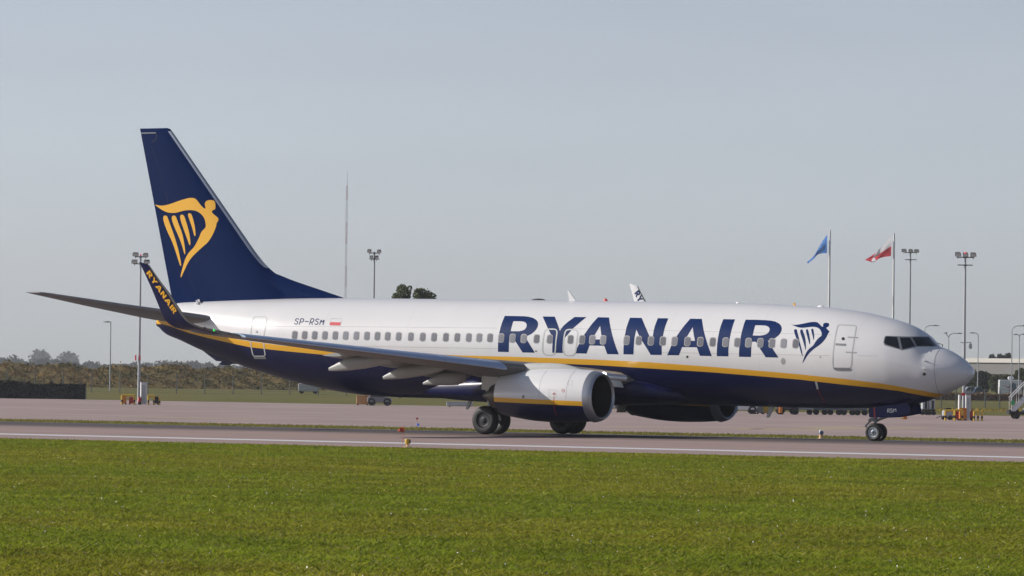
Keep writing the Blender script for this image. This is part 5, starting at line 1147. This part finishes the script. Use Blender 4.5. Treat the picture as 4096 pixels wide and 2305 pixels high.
# ------------------------------------------------------------------ flags
def flagpole(u, ub, vt, dist, label):
    q = base_at(u, dist); h = zat(u, vt, dist) - q[2]; t = empty('flagpole', q, 0, label, 'flagpole', 'flagpoles'); b = MB(); b.tube((0, 0, 0), (0, 0, h), .19, .12, 12); b.lathe([(0, .05), (.1, .12), (.2, .09), (.24, 0)], (0, 0, 1), (0, 0, h), 12); b.build('pole', MT['polew'], t, 50)
flagpole(3313, 0, 925, 640, 'white flagpole carrying the blue flag'); flagpole(3570, 0, 938, 640, 'white flagpole carrying the red and white flag')
def flag(label, top, bot, dist, mats, mifun, name='flag'):
    tp_ = [np.array(p, float) for p in smoothp(top, False, 2)]; bt_ = [np.array(p, float) for p in smoothp(bot, False, 2)]
    def samp(P, s):
        l = np.concatenate([[0], np.cumsum([np.linalg.norm(b_ - a_) for a_, b_ in zip(P[:-1], P[1:])])]); return np.array([np.interp(s * l[-1], l, [p[k] for p in P]) for k in (0, 1)])
    NX_, NZ = 26, 12; vs, fs, mi = [], [], []
    for i in range(NX_ + 1):
        s = i / NX_; A, B = samp(tp_, s), samp(bt_, s)
        for j in range(NZ + 1):
            p = A + (B - A) * j / NZ; rip = (.30 * math.sin(s * 9 + j * .35) + .14 * math.sin(s * 5 - j * .5)) * s ** .5 + (p[0] - A[0] + tp_[0][0] - A[0]) * 0 + (tp_[0][0] - p[0]) / FPX * dist * .55
            vs.append(at_depth(p[0], p[1], dist + rip))
    for i in range(NX_):
        for j in range(NZ): fs.append((i * (NZ + 1) + j, i * (NZ + 1) + j + 1, (i + 1) * (NZ + 1) + j + 1, (i + 1) * (NZ + 1) + j)); mi.append(mifun((i + .5) / NX_, (j + .5) / NZ))
    o = mesh('flag', vs, fs, mats, smooth=True, mi=mi); tag(o, label, 'flag'); return o, vs, NZ
def cloth(name, c):
    m, nt, b = newmat(name); b.inputs['Base Color'].default_value = c + (1,); b.inputs['Roughness'].default_value = .8
    tr = nt.nodes.new('ShaderNodeBsdfTranslucent'); tr.inputs[0].default_value = c + (1,); ms = nt.nodes.new('ShaderNodeMixShader'); ms.inputs[0].default_value = .5
    L(nt, b.outputs[0], ms.inputs[1]); L(nt, tr.outputs[0], ms.inputs[2]); L(nt, ms.outputs[0], nt.nodes['Material Output'].inputs[0]); return m
MT['flagb'] = cloth('flag_blue', (.12, .33, .85)); MT['flagw'] = cloth('flag_white', (.85, .83, .87)); MT['flagr'] = cloth('flag_cloth_red', (.78, .07, .10)); MT['flagy'] = pmat('flag_yellow', (.75, .6, .05), .7)
fl, fv, NZ = flag('blue flag with a ring of yellow stars hanging limp in the wind', [(3309, 938), (3283, 975), (3264, 1012), (3246, 1036), (3228, 1048)], [(3308, 1013), (3287, 1014), (3270, 1018), (3256, 1036), (3231, 1055)], 640, [MT['flagb']], lambda s, t: 0)
b = MB()
for k in range(12):
    a = 2 * math.pi * k / 12; i, j = int(round(26 * (.42 + .24 * math.cos(a)))), int(round(NZ * (.5 + .36 * math.sin(a)))); c = np.array(fv[i * (NZ + 1) + j]) - CF * .03
    pts = [c + CR * (.11 if n_ % 2 == 0 else .045) * math.sin(n_ * math.pi / 5) + np.array([0, 0, (.11 if n_ % 2 == 0 else .045) * math.cos(n_ * math.pi / 5)]) for n_ in range(10)]
    b.add(pts, [tuple(range(10))])
b.build('stars', MT['flagy'], fl)
flag('white over red flag flapping on the pole nearer the cockpit', [(3567, 945), (3538, 975), (3512, 1003), (3490, 1022), (3459, 1040)], [(3564, 1025), (3536, 1028), (3515, 1034), (3500, 1048), (3490, 1050)], 640, [MT['flagw'], MT['flagr']], lambda s, t: 1 if (t > .5 - .25 * max(0, s - .6) and s < .78) or (s > .62 and t < (s - .62) * 2.2) else 0)

# ------------------------------------------------------------------ elevated road
MT['conc'] = pmat('girder_concrete', (.22, .215, .21), .8, var=.12, scale=.4, stretch=(1, 1, 3)); MT['parapet'] = pmat('pale_parapet', (.66, .63, .58), .7, var=.06, scale=.3)
D = 720
brO = base_at(3980, D); _k = R(-40); brd = np.array([CR[0], CR[1], 0]) * math.cos(_k) + np.array([CF[0], CF[1], 0]) * math.sin(_k); brn = np.array([CF[0], CF[1], 0]) * math.cos(_k) - np.array([CR[0], CR[1], 0]) * math.sin(_k)
def brp(u, z, dd_=0): q = brO + brd * (u - 3980) / FPX * D / math.cos(_k) + brn * dd_; return (q[0], q[1], z)
zT, zP, zB = zat(3980, 1434, D), zat(3980, 1451, D), zat(3980, 1497, D)
qb = base_at(3700, D); br = empty('viaduct', qb, 0, 'long grey elevated road with a pale parapet behind the airliner nose', 'viaduct')
def slab(nm, z0, z1, d0, d1, m):
    A = [brp(u, z, d_) for u in (3560, 4700) for d_ in (d0, d1) for z in (z0, z1)]; A = [(p[0] - qb[0], p[1] - qb[1], p[2] - qb[2]) for p in A]
    b = MB(); b.add(A, [(0, 1, 3, 2), (4, 6, 7, 5), (0, 4, 5, 1), (2, 3, 7, 6), (1, 5, 7, 3), (0, 2, 6, 4)]); b.build(nm, m, br)
slab('parapet', zP, zT, -.4, .0, MT['parapet']); slab('girder', zB, zP - .003, -.15, 9, MT['conc'])
for u in (3600, 4500):
    q = np.array(brp(u, 0, 4)) - qb; b = MB(); b.box((q[0], q[1], zB / 2 - qb[2] / 2 - .2), (1.6, 1.6, zB - qb[2] - .1), ch=.1); b.build('pier', MT['conc'], br)

# ------------------------------------------------------------------ vehicles and ground equipment
MT['carblue'] = pmat('car_blue', (.05, .09, .15), .3, coat=.5); MT['carsilver'] = pmat('car_silver', (.36, .39, .43), .3, metal=.4, coat=.4); MT['cardark'] = pmat('car_dark', (.03, .035, .05), .3, coat=.5)
MT['vanwhite'] = pmat('van_white', (.66, .67, .69), .4, coat=.2); MT['orange'] = pmat('orange_paint', (.62, .20, .02), .5, var=.15, scale=4); MT['eqyel'] = pmat('equipment_yellow', (.62, .40, .03), .5, var=.15, scale=4)
MT['exred'] = pmat('extinguisher_red', (.40, .012, .015), .4); MT['steelb'] = pmat('dolly_blue_grey', (.13, .155, .19), .55, metal=.3, var=.2, scale=3); MT['cart'] = pmat('cart_grey', (.40, .42, .44), .6, var=.15, scale=2); MT['carglass'] = pmat('car_glass', (.02, .024, .03), .1)
def put(name, u, dist, label, cat, group=None, rz=0.0): return empty(name, base_at(u, dist), RZ + rz, label, cat, group)
def wheels(t, xs_, hw, r_, wd=.2):
    for x in xs_:
        for s_ in (-1, 1):
            b = MB(); b.lathe([(-wd / 2, r_ * .6), (-wd / 2, r_ * .93), (-wd * .3, r_), (wd * .3, r_), (wd / 2, r_ * .93), (wd / 2, r_ * .6), (wd * .3, r_ * .5), (wd * .3, 0)], (0, s_, 0), (x, s_ * hw, r_), 18); b.build('wheel', MT['tyre'], t, 40)
def car(u, dist, label, m, ln=4.3, h=1.45, rz=0.0, van=False, group=None):
    t = put('van' if van else 'parked_car', u, dist, label, 'van' if van else 'car', group, rz); k = h / 1.45; l = ln / 4.3
    if van: body = [(-2.1, .35), (2.0, .35), (2.1, .8), (2.0, 1.0), (1.55, 1.12), (1.1, 1.75), (.9, 1.9), (-2.0, 1.92), (-2.12, 1.7)]; glass = [(1.52, 1.15), (1.1, 1.7), (.2, 1.72), (.2, 1.15)]; k = h / 1.92
    else: body = [(-2.1, .35), (2.05, .35), (2.12, .6), (1.95, .82), (1.1, .92), (.45, 1.38), (-.2, 1.45), (-1.2, 1.42), (-1.85, 1.0), (-2.1, .92)]; glass = [(.98, .95), (.42, 1.33), (-.2, 1.39), (-1.15, 1.36), (-1.6, .99)]
    sc = lambda P: [(x * l, z * k) for x, z in P]
    b = MB(); b.prism(sc(body), -.85, .85); o = b.build('body', m, t); bv = o.modifiers.new('bevel', 'BEVEL'); bv.width = .07; bv.segments = 2
    b = MB(); b.prism(sc(glass), -.87, .87); b.build('window', MT['carglass'], t); wheels(t, (-1.35 * l, 1.35 * l), .78, .31)
    for y in (-.6, .6): b = MB(); b.box((2.06 * l, y, .68 * k), (.08, .3, .13), ch=.02); b.build('headlight', MT['lampface'], t)
    return t
VG = 'vehicles parked along the far side of the apron'
car(2448, 350, 'white van with an orange band seen between the engines under the belly', MT['vanwhite'], 2.9, 1.75, van=True, group=VG)
t = bpy.context.scene.objects[-1]
car(2530, 347, 'dark grey car seen under the belly left of the far engine', MT['cardark'], 2.6, 1.2, group=VG)
car(3150, 349, 'dark tug seen under the belly right of the belly antenna', MT['cardark'], 1.6, 1.3, group=VG)
car(2972, 350, 'white utility vehicle right of the far engine inlet', MT['vanwhite'], 2.2, 1.5, van=True, group=VG)
car(1520, 384, 'grey tug beside a pale orange box below the rear fuselage', pmat('tug_grey', (.20, .20, .23), .5), 2.0, 1.05, group=VG)
car(3888, 632, 'silver blue car with only its roof above the rusty hedge, left one', MT['carsilver'], 2.3, 1.75); car(3920, 630, 'dark blue car with only its roof above the rusty hedge, right one', MT['carblue'], 1.9, 1.7)
def dolly(u, dist, ln, label, m, load=None, group='baggage dollies lined up under the belly', hl=.5):
    t = put('baggage_dolly', u, dist, label, 'baggage dolly', group); b = MB(); b.box((0, 0, .42), (ln, 1.2, .12), ch=.03)
    for y in (-.55, .55): b.box((0, y, .56), (ln, .06, .14))
    b.tube((ln / 2, 0, .38), (ln / 2 + .5, 0, .3), .03); b.build('frame', m, t); wheels(t, (-ln * .33, ln * .33), .5, .2, .14)
    if load: b = MB(); b.box((0, 0, .49 + hl / 2), (ln * .94, 1.1, hl), ch=.06); b.build('container', load, t)
    return t
dolly(3212, 350, 1.55, 'white flat trailer between the dark tug and the blue grey dollies', MT['lgrey'], MT['vanwhite'], hl=.35)
for k, (u, ln) in enumerate(((3283, .95), (3340, .95), (3394, .95), (3446, .8))):
    dolly(u, 350, ln, ('blue grey dolly next to the white trailer under the belly', 'second blue grey dolly from the white trailer', 'third blue grey dolly from the white trailer', 'last blue grey dolly beside the nose gear')[k], MT['steelb'], MT['steelb'], hl=.28)
def crate(name, u, dist, d_, label, cat, m, group=None):
    t = put(name, u, dist, label, cat, group); b = MB(); b.box((0, 0, d_[2] / 2 + .08), d_, ch=.05); b.build('box', m, t)
    b = MB()
    for x in (-1, 1):
        for y in (-1, 1): b.box((x * d_[0] * .38, y * d_[1] * .38, .045), (.12, .12, .09))
    b.build('feet', MT['black'], t); b = MB(); b.box((0, 0, d_[2] + .10), (d_[0] * 1.04, d_[1] * 1.04, .05), ch=.02); b.build('lid', m, t); return t
crate('equipment_box', 3014, 350, (.42, .5, .75), 'pale equipment box under the belly right of the white vehicle', 'box', MT['cart'], VG)
crate('equipment_box', 3041, 350, (.45, .5, .7), 'grey equipment box under the belly left of the yellow one', 'box', MT['gear'], VG)
crate('equipment_box', 3064, 350, (.42, .5, .8), 'yellow equipment box under the belly beside the belly antenna', 'box', MT['eqyel'], VG)
crate('equipment_box', 3124, 348, (.26, .4, .75), 'narrow orange and white box left of the dark tug', 'box', MT['orange'], VG)
crate('equipment_box', 1452, 386, (1.0, .8, .68), 'pale orange box on the apron below the rear fuselage', 'box', pmat('faded_orange', (.50, .27, .11), .7, var=.12), VG)
crate('equipment_box', 1840, 380, (2.1, .9, .3), 'low grey equipment pallet left of the main wheels', 'box', MT['cart'], VG)
t = put('white_container', 1235, 560, 'faint white container in the grass below the rear fuselage', 'container'); b = MB(); b.box((0, 0, .75), (2.4, 1.6, .95), ch=.08); b.build('body', MT['cart'], t); wheels(t, (-.8, .8), .6, .26)
# luggage carts with curtains by the nose gear
for u, lb in ((3700, 'grey curtained luggage cart just behind the nose gear doors'), (3727, 'grey curtained luggage cart right of its twin under the chin')):
    t = put('luggage_cart', u, 361, lb, 'luggage cart', 'curtained luggage carts'); b = MB(); b.box((0, 0, .36), (.52, 1.3, .12), ch=.02); b.build('chassis', MT['black'], t)
    b = MB(); b.box((0, 0, .78), (.46, 1.2, .7), ch=.05); b.box((0, 0, 1.15), (.52, 1.3, .06), ch=.02); b.build('canopy', MT['cart'], t); b = MB(); b.box((.05, -.61, .78), (.16, .02, .62)); b.build('opening', MT['black'], t); wheels(t, (-.17, .17), .5, .15, .12)
t = put('chock', 3622, 322, 'small orange wheel chock on the apron right of the nose gear', 'chock'); b = MB(); b.add([(-.15, -.12, 0), (.15, -.12, 0), (.15, .12, 0), (-.15, .12, 0), (-.08, -.1, .26), (.10, -.1, .26), (.10, .1, .26), (-.08, .1, .26)], [(3, 2, 1, 0), (4, 5, 6, 7), (0, 1, 5, 4), (1, 2, 6, 5), (2, 3, 7, 6), (3, 0, 4, 7)]); b.build('block', MT['orange'], t); b = MB(); b.box((-.2, 0, .03), (.3, .2, .05), ch=.01); b.build('foot', MT['eqyel'], t)

def hoop(u, dist, wd, hgt, label, group):
    t = put('barrier', u, dist, label, 'barrier', group); b = MB()
    for x in (-wd / 2, wd / 2):
        for k in range(4): b.tube((x, 0, hgt * k / 4), (x, 0, hgt * (k + 1) / 4), .075, n=12, m=k % 2 if k == 1 else 0)
    b.tube((-wd / 2, 0, hgt), (wd / 2, 0, hgt), .075, n=12, m=0); b.build('hoop', [MT['eqyel'], MT['black']], t, 60)
def bollard(u, dist, hgt, label, group):
    t = put('bollard', u, dist, label, 'bollard', group); b = MB()
    for k in range(4): b.tube((0, 0, hgt * k / 4), (0, 0, hgt * (k + 1) / 4), .07, n=12, m=1 if k == 1 else 0)
    b.build('post', [MT['eqyel'], MT['black']], t, 60)
def extinguisher(u, dist, hgt, label):
    t = put('fire_extinguisher', u, dist, label, 'fire extinguisher', 'wheeled fire extinguishers'); b = MB(); b.lathe([(.08, .02), (.1, .14), (hgt * .75, .15), (hgt * .9, .09), (hgt * .93, .04), (hgt, .04), (hgt, 0)], (0, 0, 1), (0, 0, 0), 18); b.build('cylinder', MT['exred'], t, 50)
    b = MB(); b.tube((0, .05, hgt), (.12, .05, hgt * .97), .02); b.tube((.12, .05, hgt * .97), (.19, .05, .3), .015); b.build('hose', MT['black'], t); wheels(t, (0,), .2, .12, .06)
def cabinet(u, dist, wd, hgt, label):
    t = put('cabinet', u, dist, label, 'electrical cabinet', 'electrical cabinets at the mast feet', rz=.62); b = MB(); b.box((0, 0, hgt / 2 + .03), (wd, wd * .9, hgt), ch=.03); b.build('housing', MT['polew'], t)
    b = MB(); b.box((0, 0, hgt + .06), (wd * 1.08, wd, .06), ch=.02); b.build('roof', MT['polew'], t); b = MB(); b.box((-wd * .1, -wd * .455, hgt * .5), (wd * .7, .012, hgt * .85)); b.build('door', MT['lgrey'], t)
BG = 'yellow and black barriers round the mast feet'
cabinet(3868, 323, .42, 1.62, 'white electrical cabinet right of the right-hand mast foot'); cabinet(3839, 326, .16, 1.6, 'slim pale cabinet left of the right-hand mast foot')
hoop(3800, 317, .55, .66, 'yellow hoop barrier leftmost at the right-hand mast', BG); hoop(3836, 316, .5, .70, 'yellow hoop barrier in front of the right-hand mast foot', BG); hoop(3906, 317, .26, .64, 'narrow yellow hoop barrier right of the red extinguisher', BG)
bollard(3930, 317, .62, 'single black and yellow post rightmost at the right-hand mast', BG)
crate('equipment_box', 3826, 319, (.42, .4, .6), 'red box between the hoop barriers at the right-hand mast', 'box', MT['exred']); crate('equipment_box', 3853, 318, (.5, .4, .72), 'orange box in front of the right-hand mast foot', 'box', MT['orange'])
extinguisher(3890, 318, .72, 'red wheeled extinguisher right of the orange box')
t = put('ground_power_unit', 3790, 321, 'grey wheeled power unit with a black hood left of the yellow hoops', 'power unit'); b = MB(); b.box((0, 0, .42), (.6, .9, .46), ch=.06); b.build('housing', MT['cart'], t); b = MB(); b.add([(-.22, -.4, .65), (.3, -.4, .65), (.3, .4, .65), (-.22, .4, .65), (-.05, -.3, .82), (.25, -.3, .80), (.25, .3, .80), (-.05, .3, .82)], [(3, 2, 1, 0), (4, 5, 6, 7), (0, 1, 5, 4), (1, 2, 6, 5), (2, 3, 7, 6), (3, 0, 4, 7)]); b.build('hood', MT['black'], t); b = MB(); b.tube((-.3, 0, .3), (-.75, 0, .12), .025); b.build('drawbar', MT['black'], t); wheels(t, (-.2, .2), .4, .16, .12)
# left mast foot
cabinet(571, 364, .52, 1.62, 'white electrical cabinet right of the left-hand mast foot')
hoop(514, 361, .95, .72, 'wide yellow hoop barrier left of the left-hand mast', BG); hoop(606, 361, .42, .7, 'yellow hoop barrier right of the white cabinet at the left-hand mast', BG); bollard(640, 361, .62, 'black and yellow post rightmost at the left-hand mast', BG)
crate('equipment_box', 498, 363, (.34, .4, .6), 'orange box behind the wide hoop barrier at the left-hand mast', 'box', MT['orange']); crate('equipment_box', 529, 363, (.42, .4, .42), 'dark red box beside the left-hand mast foot', 'box', MT['exred']); crate('equipment_box', 626, 363, (.42, .4, .5), 'dark box between barrier and post at the left-hand mast', 'box', MT['black'])
extinguisher(560, 360.5, .62, 'red wheeled extinguisher in front of the left-hand white cabinet')
# white box truck with a picture
t = put('box_truck', 4040, 642, 'white box truck with a dark picture on its side behind the right-hand fence', 'truck'); b = MB(); b.box((0, 0, 1.75), (3.0, 1.9, 1.9), ch=.06); b.build('box_body', MT['vanwhite'], t); b = MB(); b.box((.1, 0, 2.95), (.75, .8, .42), ch=.1, taper=.8); b.build('roof_unit', MT['vanwhite'], t)
b = MB(); b.box((0, 0, .65), (3.1, 1.7, .25)); b.build('chassis', MT['black'], t); wheels(t, (-1.0, 1.0), .8, .36)
b = MB(); pts = [(-.25, 1.05), (.5, 1.0), (.62, 1.35), (.95, 1.5), (.6, 1.72), (.55, 2.2), (.25, 2.3), (-.2, 2.26), (-.32, 1.9), (-.28, 1.5)]; b.add([(x + .15, -.956, z) for x, z in pts], [tuple(range(10))], 0)
for x, z, s_ in ((-.5, 1.7, .16), (-.85, 1.9, .1), (.75, 2.05, .1), (-.3, 1.25, .1), (.2, 1.1, .12)): b.add([(x + .15 + s_ * math.cos(a), -.958, z + s_ * .7 * math.sin(a)) for a in np.linspace(0, 5.5, 7)], [tuple(range(7))], 1)
b.build('side_picture', [MT['carblue'], MT['exred']], t)
# passenger stairs
t = put('stair_truck', 4083, 336, 'white mobile passenger stairs entering from the right picture edge', 'passenger stairs'); b = MB(); b.box((.55, 0, .42), (2.9, 1.7, .22), ch=.04); b.box((-.55, 0, .58), (.7, 1.6, .16), ch=.04); b.build('chassis', MT['black'], t); wheels(t, (-.35, 1.6), .75, .24, .2)
b = MB()
for s_ in (-1, 1):
    y = s_ * .8; b.add([(-.75, y, .55), (-.45, y, .55), (2.6, y, 3.6), (2.3, y, 3.75), (-.75, y + .05 * s_, .55), (-.45, y + .05 * s_, .55), (2.6, y + .05 * s_, 3.6), (2.3, y + .05 * s_, 3.75)], [(0, 1, 2, 3), (7, 6, 5, 4), (0, 4, 5, 1), (1, 5, 6, 2), (2, 6, 7, 3), (3, 7, 4, 0)])
b.build('side_panel', MT['vanwhite'], t)
b = MB()
for k in range(14): b.box((-.5 + k * .21, 0, .62 + k * .21), (.28, 1.56, .04))
b.build('steps', MT['gear'], t)
b = MB()
for s_ in (-1, 1):
    y = s_ * .8; b.tube((-.75, y, 1.5), (2.0, y, 4.4), .03); 
    for k in range(6): x = -.7 + k * .5; b.tube((x, y, .6 + k * .52), (x, y, 1.55 + k * .53), .02)
b.build('handrail', MT['polew'], t)
b = MB()
b.tube((.2, -.6, .5), (1.7, -.6, 2.6), .09); b.tube((.2, .6, .5), (1.7, .6, 2.6), .09); b.build('support', MT['cart'], t)
b = MB(); b.box((-.62, -.84, 1.15), (.22, .03, .3)); b.build('sign', pmat('sign_green', (.05, .40, .17), .5), t)

# ------------------------------------------------------------------ runway furniture
p = on_ground(1630, 1790); t = empty('runway_light', (p[0], p[1], gz(p[1])), 0, 'yellow elevated runway edge light on the near edge of the pavement', 'runway light', 'runway edge lights'); b = MB()
MT['palebase'] = pmat('pale_base', (.62, .42, .22), .6, var=.15)
b.lathe([(0, .135), (.02, .135), (.035, .11), (.04, .05), (.09, .035), (.12, .05)], (0, 0, 1), (0, 0, 0), 20); b.build('base', MT['palebase'], t, 40)
b = MB(); b.lathe([(.11, .05), (.125, .085), (.20, .09), (.26, .092), (.275, .085), (.28, 0)], (0, 0, 1), (0, 0, 0), 20); b.build('lamp_body', MT['eqyel'], t, 40); b = MB(); b.lathe([(0, .06), (.03, .06), (.035, 0)], (.9, .3, 0), (.07, .02, .2), 14); b.build('lens', MT['carglass'], t, 40)
p = on_ground(1611, 1790); t = empty('marker_flag', (p[0], p[1], gz(p[1])), RZ, 'orange red marker flag on a thin stake beside the yellow runway light', 'marker flag'); b = MB(); b.tube((0, 0, 0), (0, 0, .68), .006, n=6); b.build('stake', MT['orange'], t)
b = MB(); b.add([(0.02, 0, .68), (-.05, .03, .66), (-.10, 0, .64), (-.19, .04, .545), (-.12, 0, .53), (-.02, -.03, .50), (.02, 0, .50), (.045, .03, .69), (.05, .03, .52), (-.06, .05, .60)], [(0, 1, 2, 9), (2, 3, 4, 9), (4, 5, 6, 9), (9, 6, 0), (0, 6, 8, 7)]); MT['markflag'] = pmat('marker_cloth', (.62, .085, .035), .6); o = b.build('cloth', MT['markflag'], t); o.modifiers.new('solid', 'SOLIDIFY').thickness = .008
def col_at(u, y):
    d = ray(u, 1700); return CAM + d * ((y - CAM[1]) / d[1])
p = col_at(3285, 24.6); t = empty('runway_light', (p[0], p[1], gz(24.6)), 0, 'small orange based light on the far edge of the runway left of the nose gear', 'runway light', 'runway edge lights'); b = MB(); b.lathe([(0, .12), (.03, .12), (.05, .09), (.19, .085), (.2, .06)], (0, 0, 1), (0, 0, 0), 16); b.build('base', MT['palebase'], t, 40); b = MB(); b.lathe([(.19, .07), (.22, .115), (.30, .115), (.33, .09), (.34, 0)], (0, 0, 1), (0, 0, 0), 16); b.build('lamp_body', MT['carblue'], t, 40); b = MB(); b.lathe([(.345, .08), (.38, .06), (.39, 0)], (0, 0, 1), (-.02, 0, 0), 14); b.build('cap', MT['polew'], t)
p = on_ground(1668, 1706); t = empty('taxiway_light', (p[0], p[1], gz(p[1])), RZ, 'small blue taxiway light on the far verge with a red pennant above it', 'taxiway light'); b = MB(); b.lathe([(0, .04), (.07, .03), (.07, .07), (.14, .07), (.16, 0)], (0, 0, 1), (.05, 0, 0), 14); b.build('lamp_body', MT['flagb'], t, 40)
t = empty('marker_flag', (p[0], p[1], gz(p[1])), RZ, 'tiny red pennant on a stake on the far verge below the rear fuselage', 'marker flag'); b = MB(); b.tube((0, .1, 0), (0, .1, .42), .008, n=6); b.build('stake', MT['orange'], t); b = MB(); b.add([(-.09, .1, .44), (.07, .1, .46), (.01, .1, .30), (-.09, .13, .44), (.07, .13, .46), (.01, .13, .30)], [(0, 1, 2), (5, 4, 3), (0, 3, 4, 1), (1, 4, 5, 2), (2, 5, 3, 0)]); b.build('cloth', MT['redl'], t)

# ------------------------------------------------------------------ haze: one box of thin air round everything
hz = MB(); hz.add([(x, y, z) for x in (-4600, 2600) for y in (-760, 4600) for z in (-1.5, 136.0)], [(0, 1, 3, 2), (4, 6, 7, 5), (0, 4, 5, 1), (2, 3, 7, 6), (1, 5, 7, 3), (0, 2, 6, 4)])
m = bpy.data.materials.new('haze_air'); m.use_nodes = True; nt = m.node_tree; nt.nodes.remove(nt.nodes['Principled BSDF'])
pv = nt.nodes.new('ShaderNodeVolumePrincipled'); pv.inputs['Color'].default_value = (.93, .95, 1.0, 1); pv.inputs['Density'].default_value = HAZE; pv.inputs['Anisotropy'].default_value = 0.2
nt.links.new(pv.outputs[0], nt.nodes['Material Output'].inputs['Volume'])
tag(hz.build('haze', m), kind='stuff')
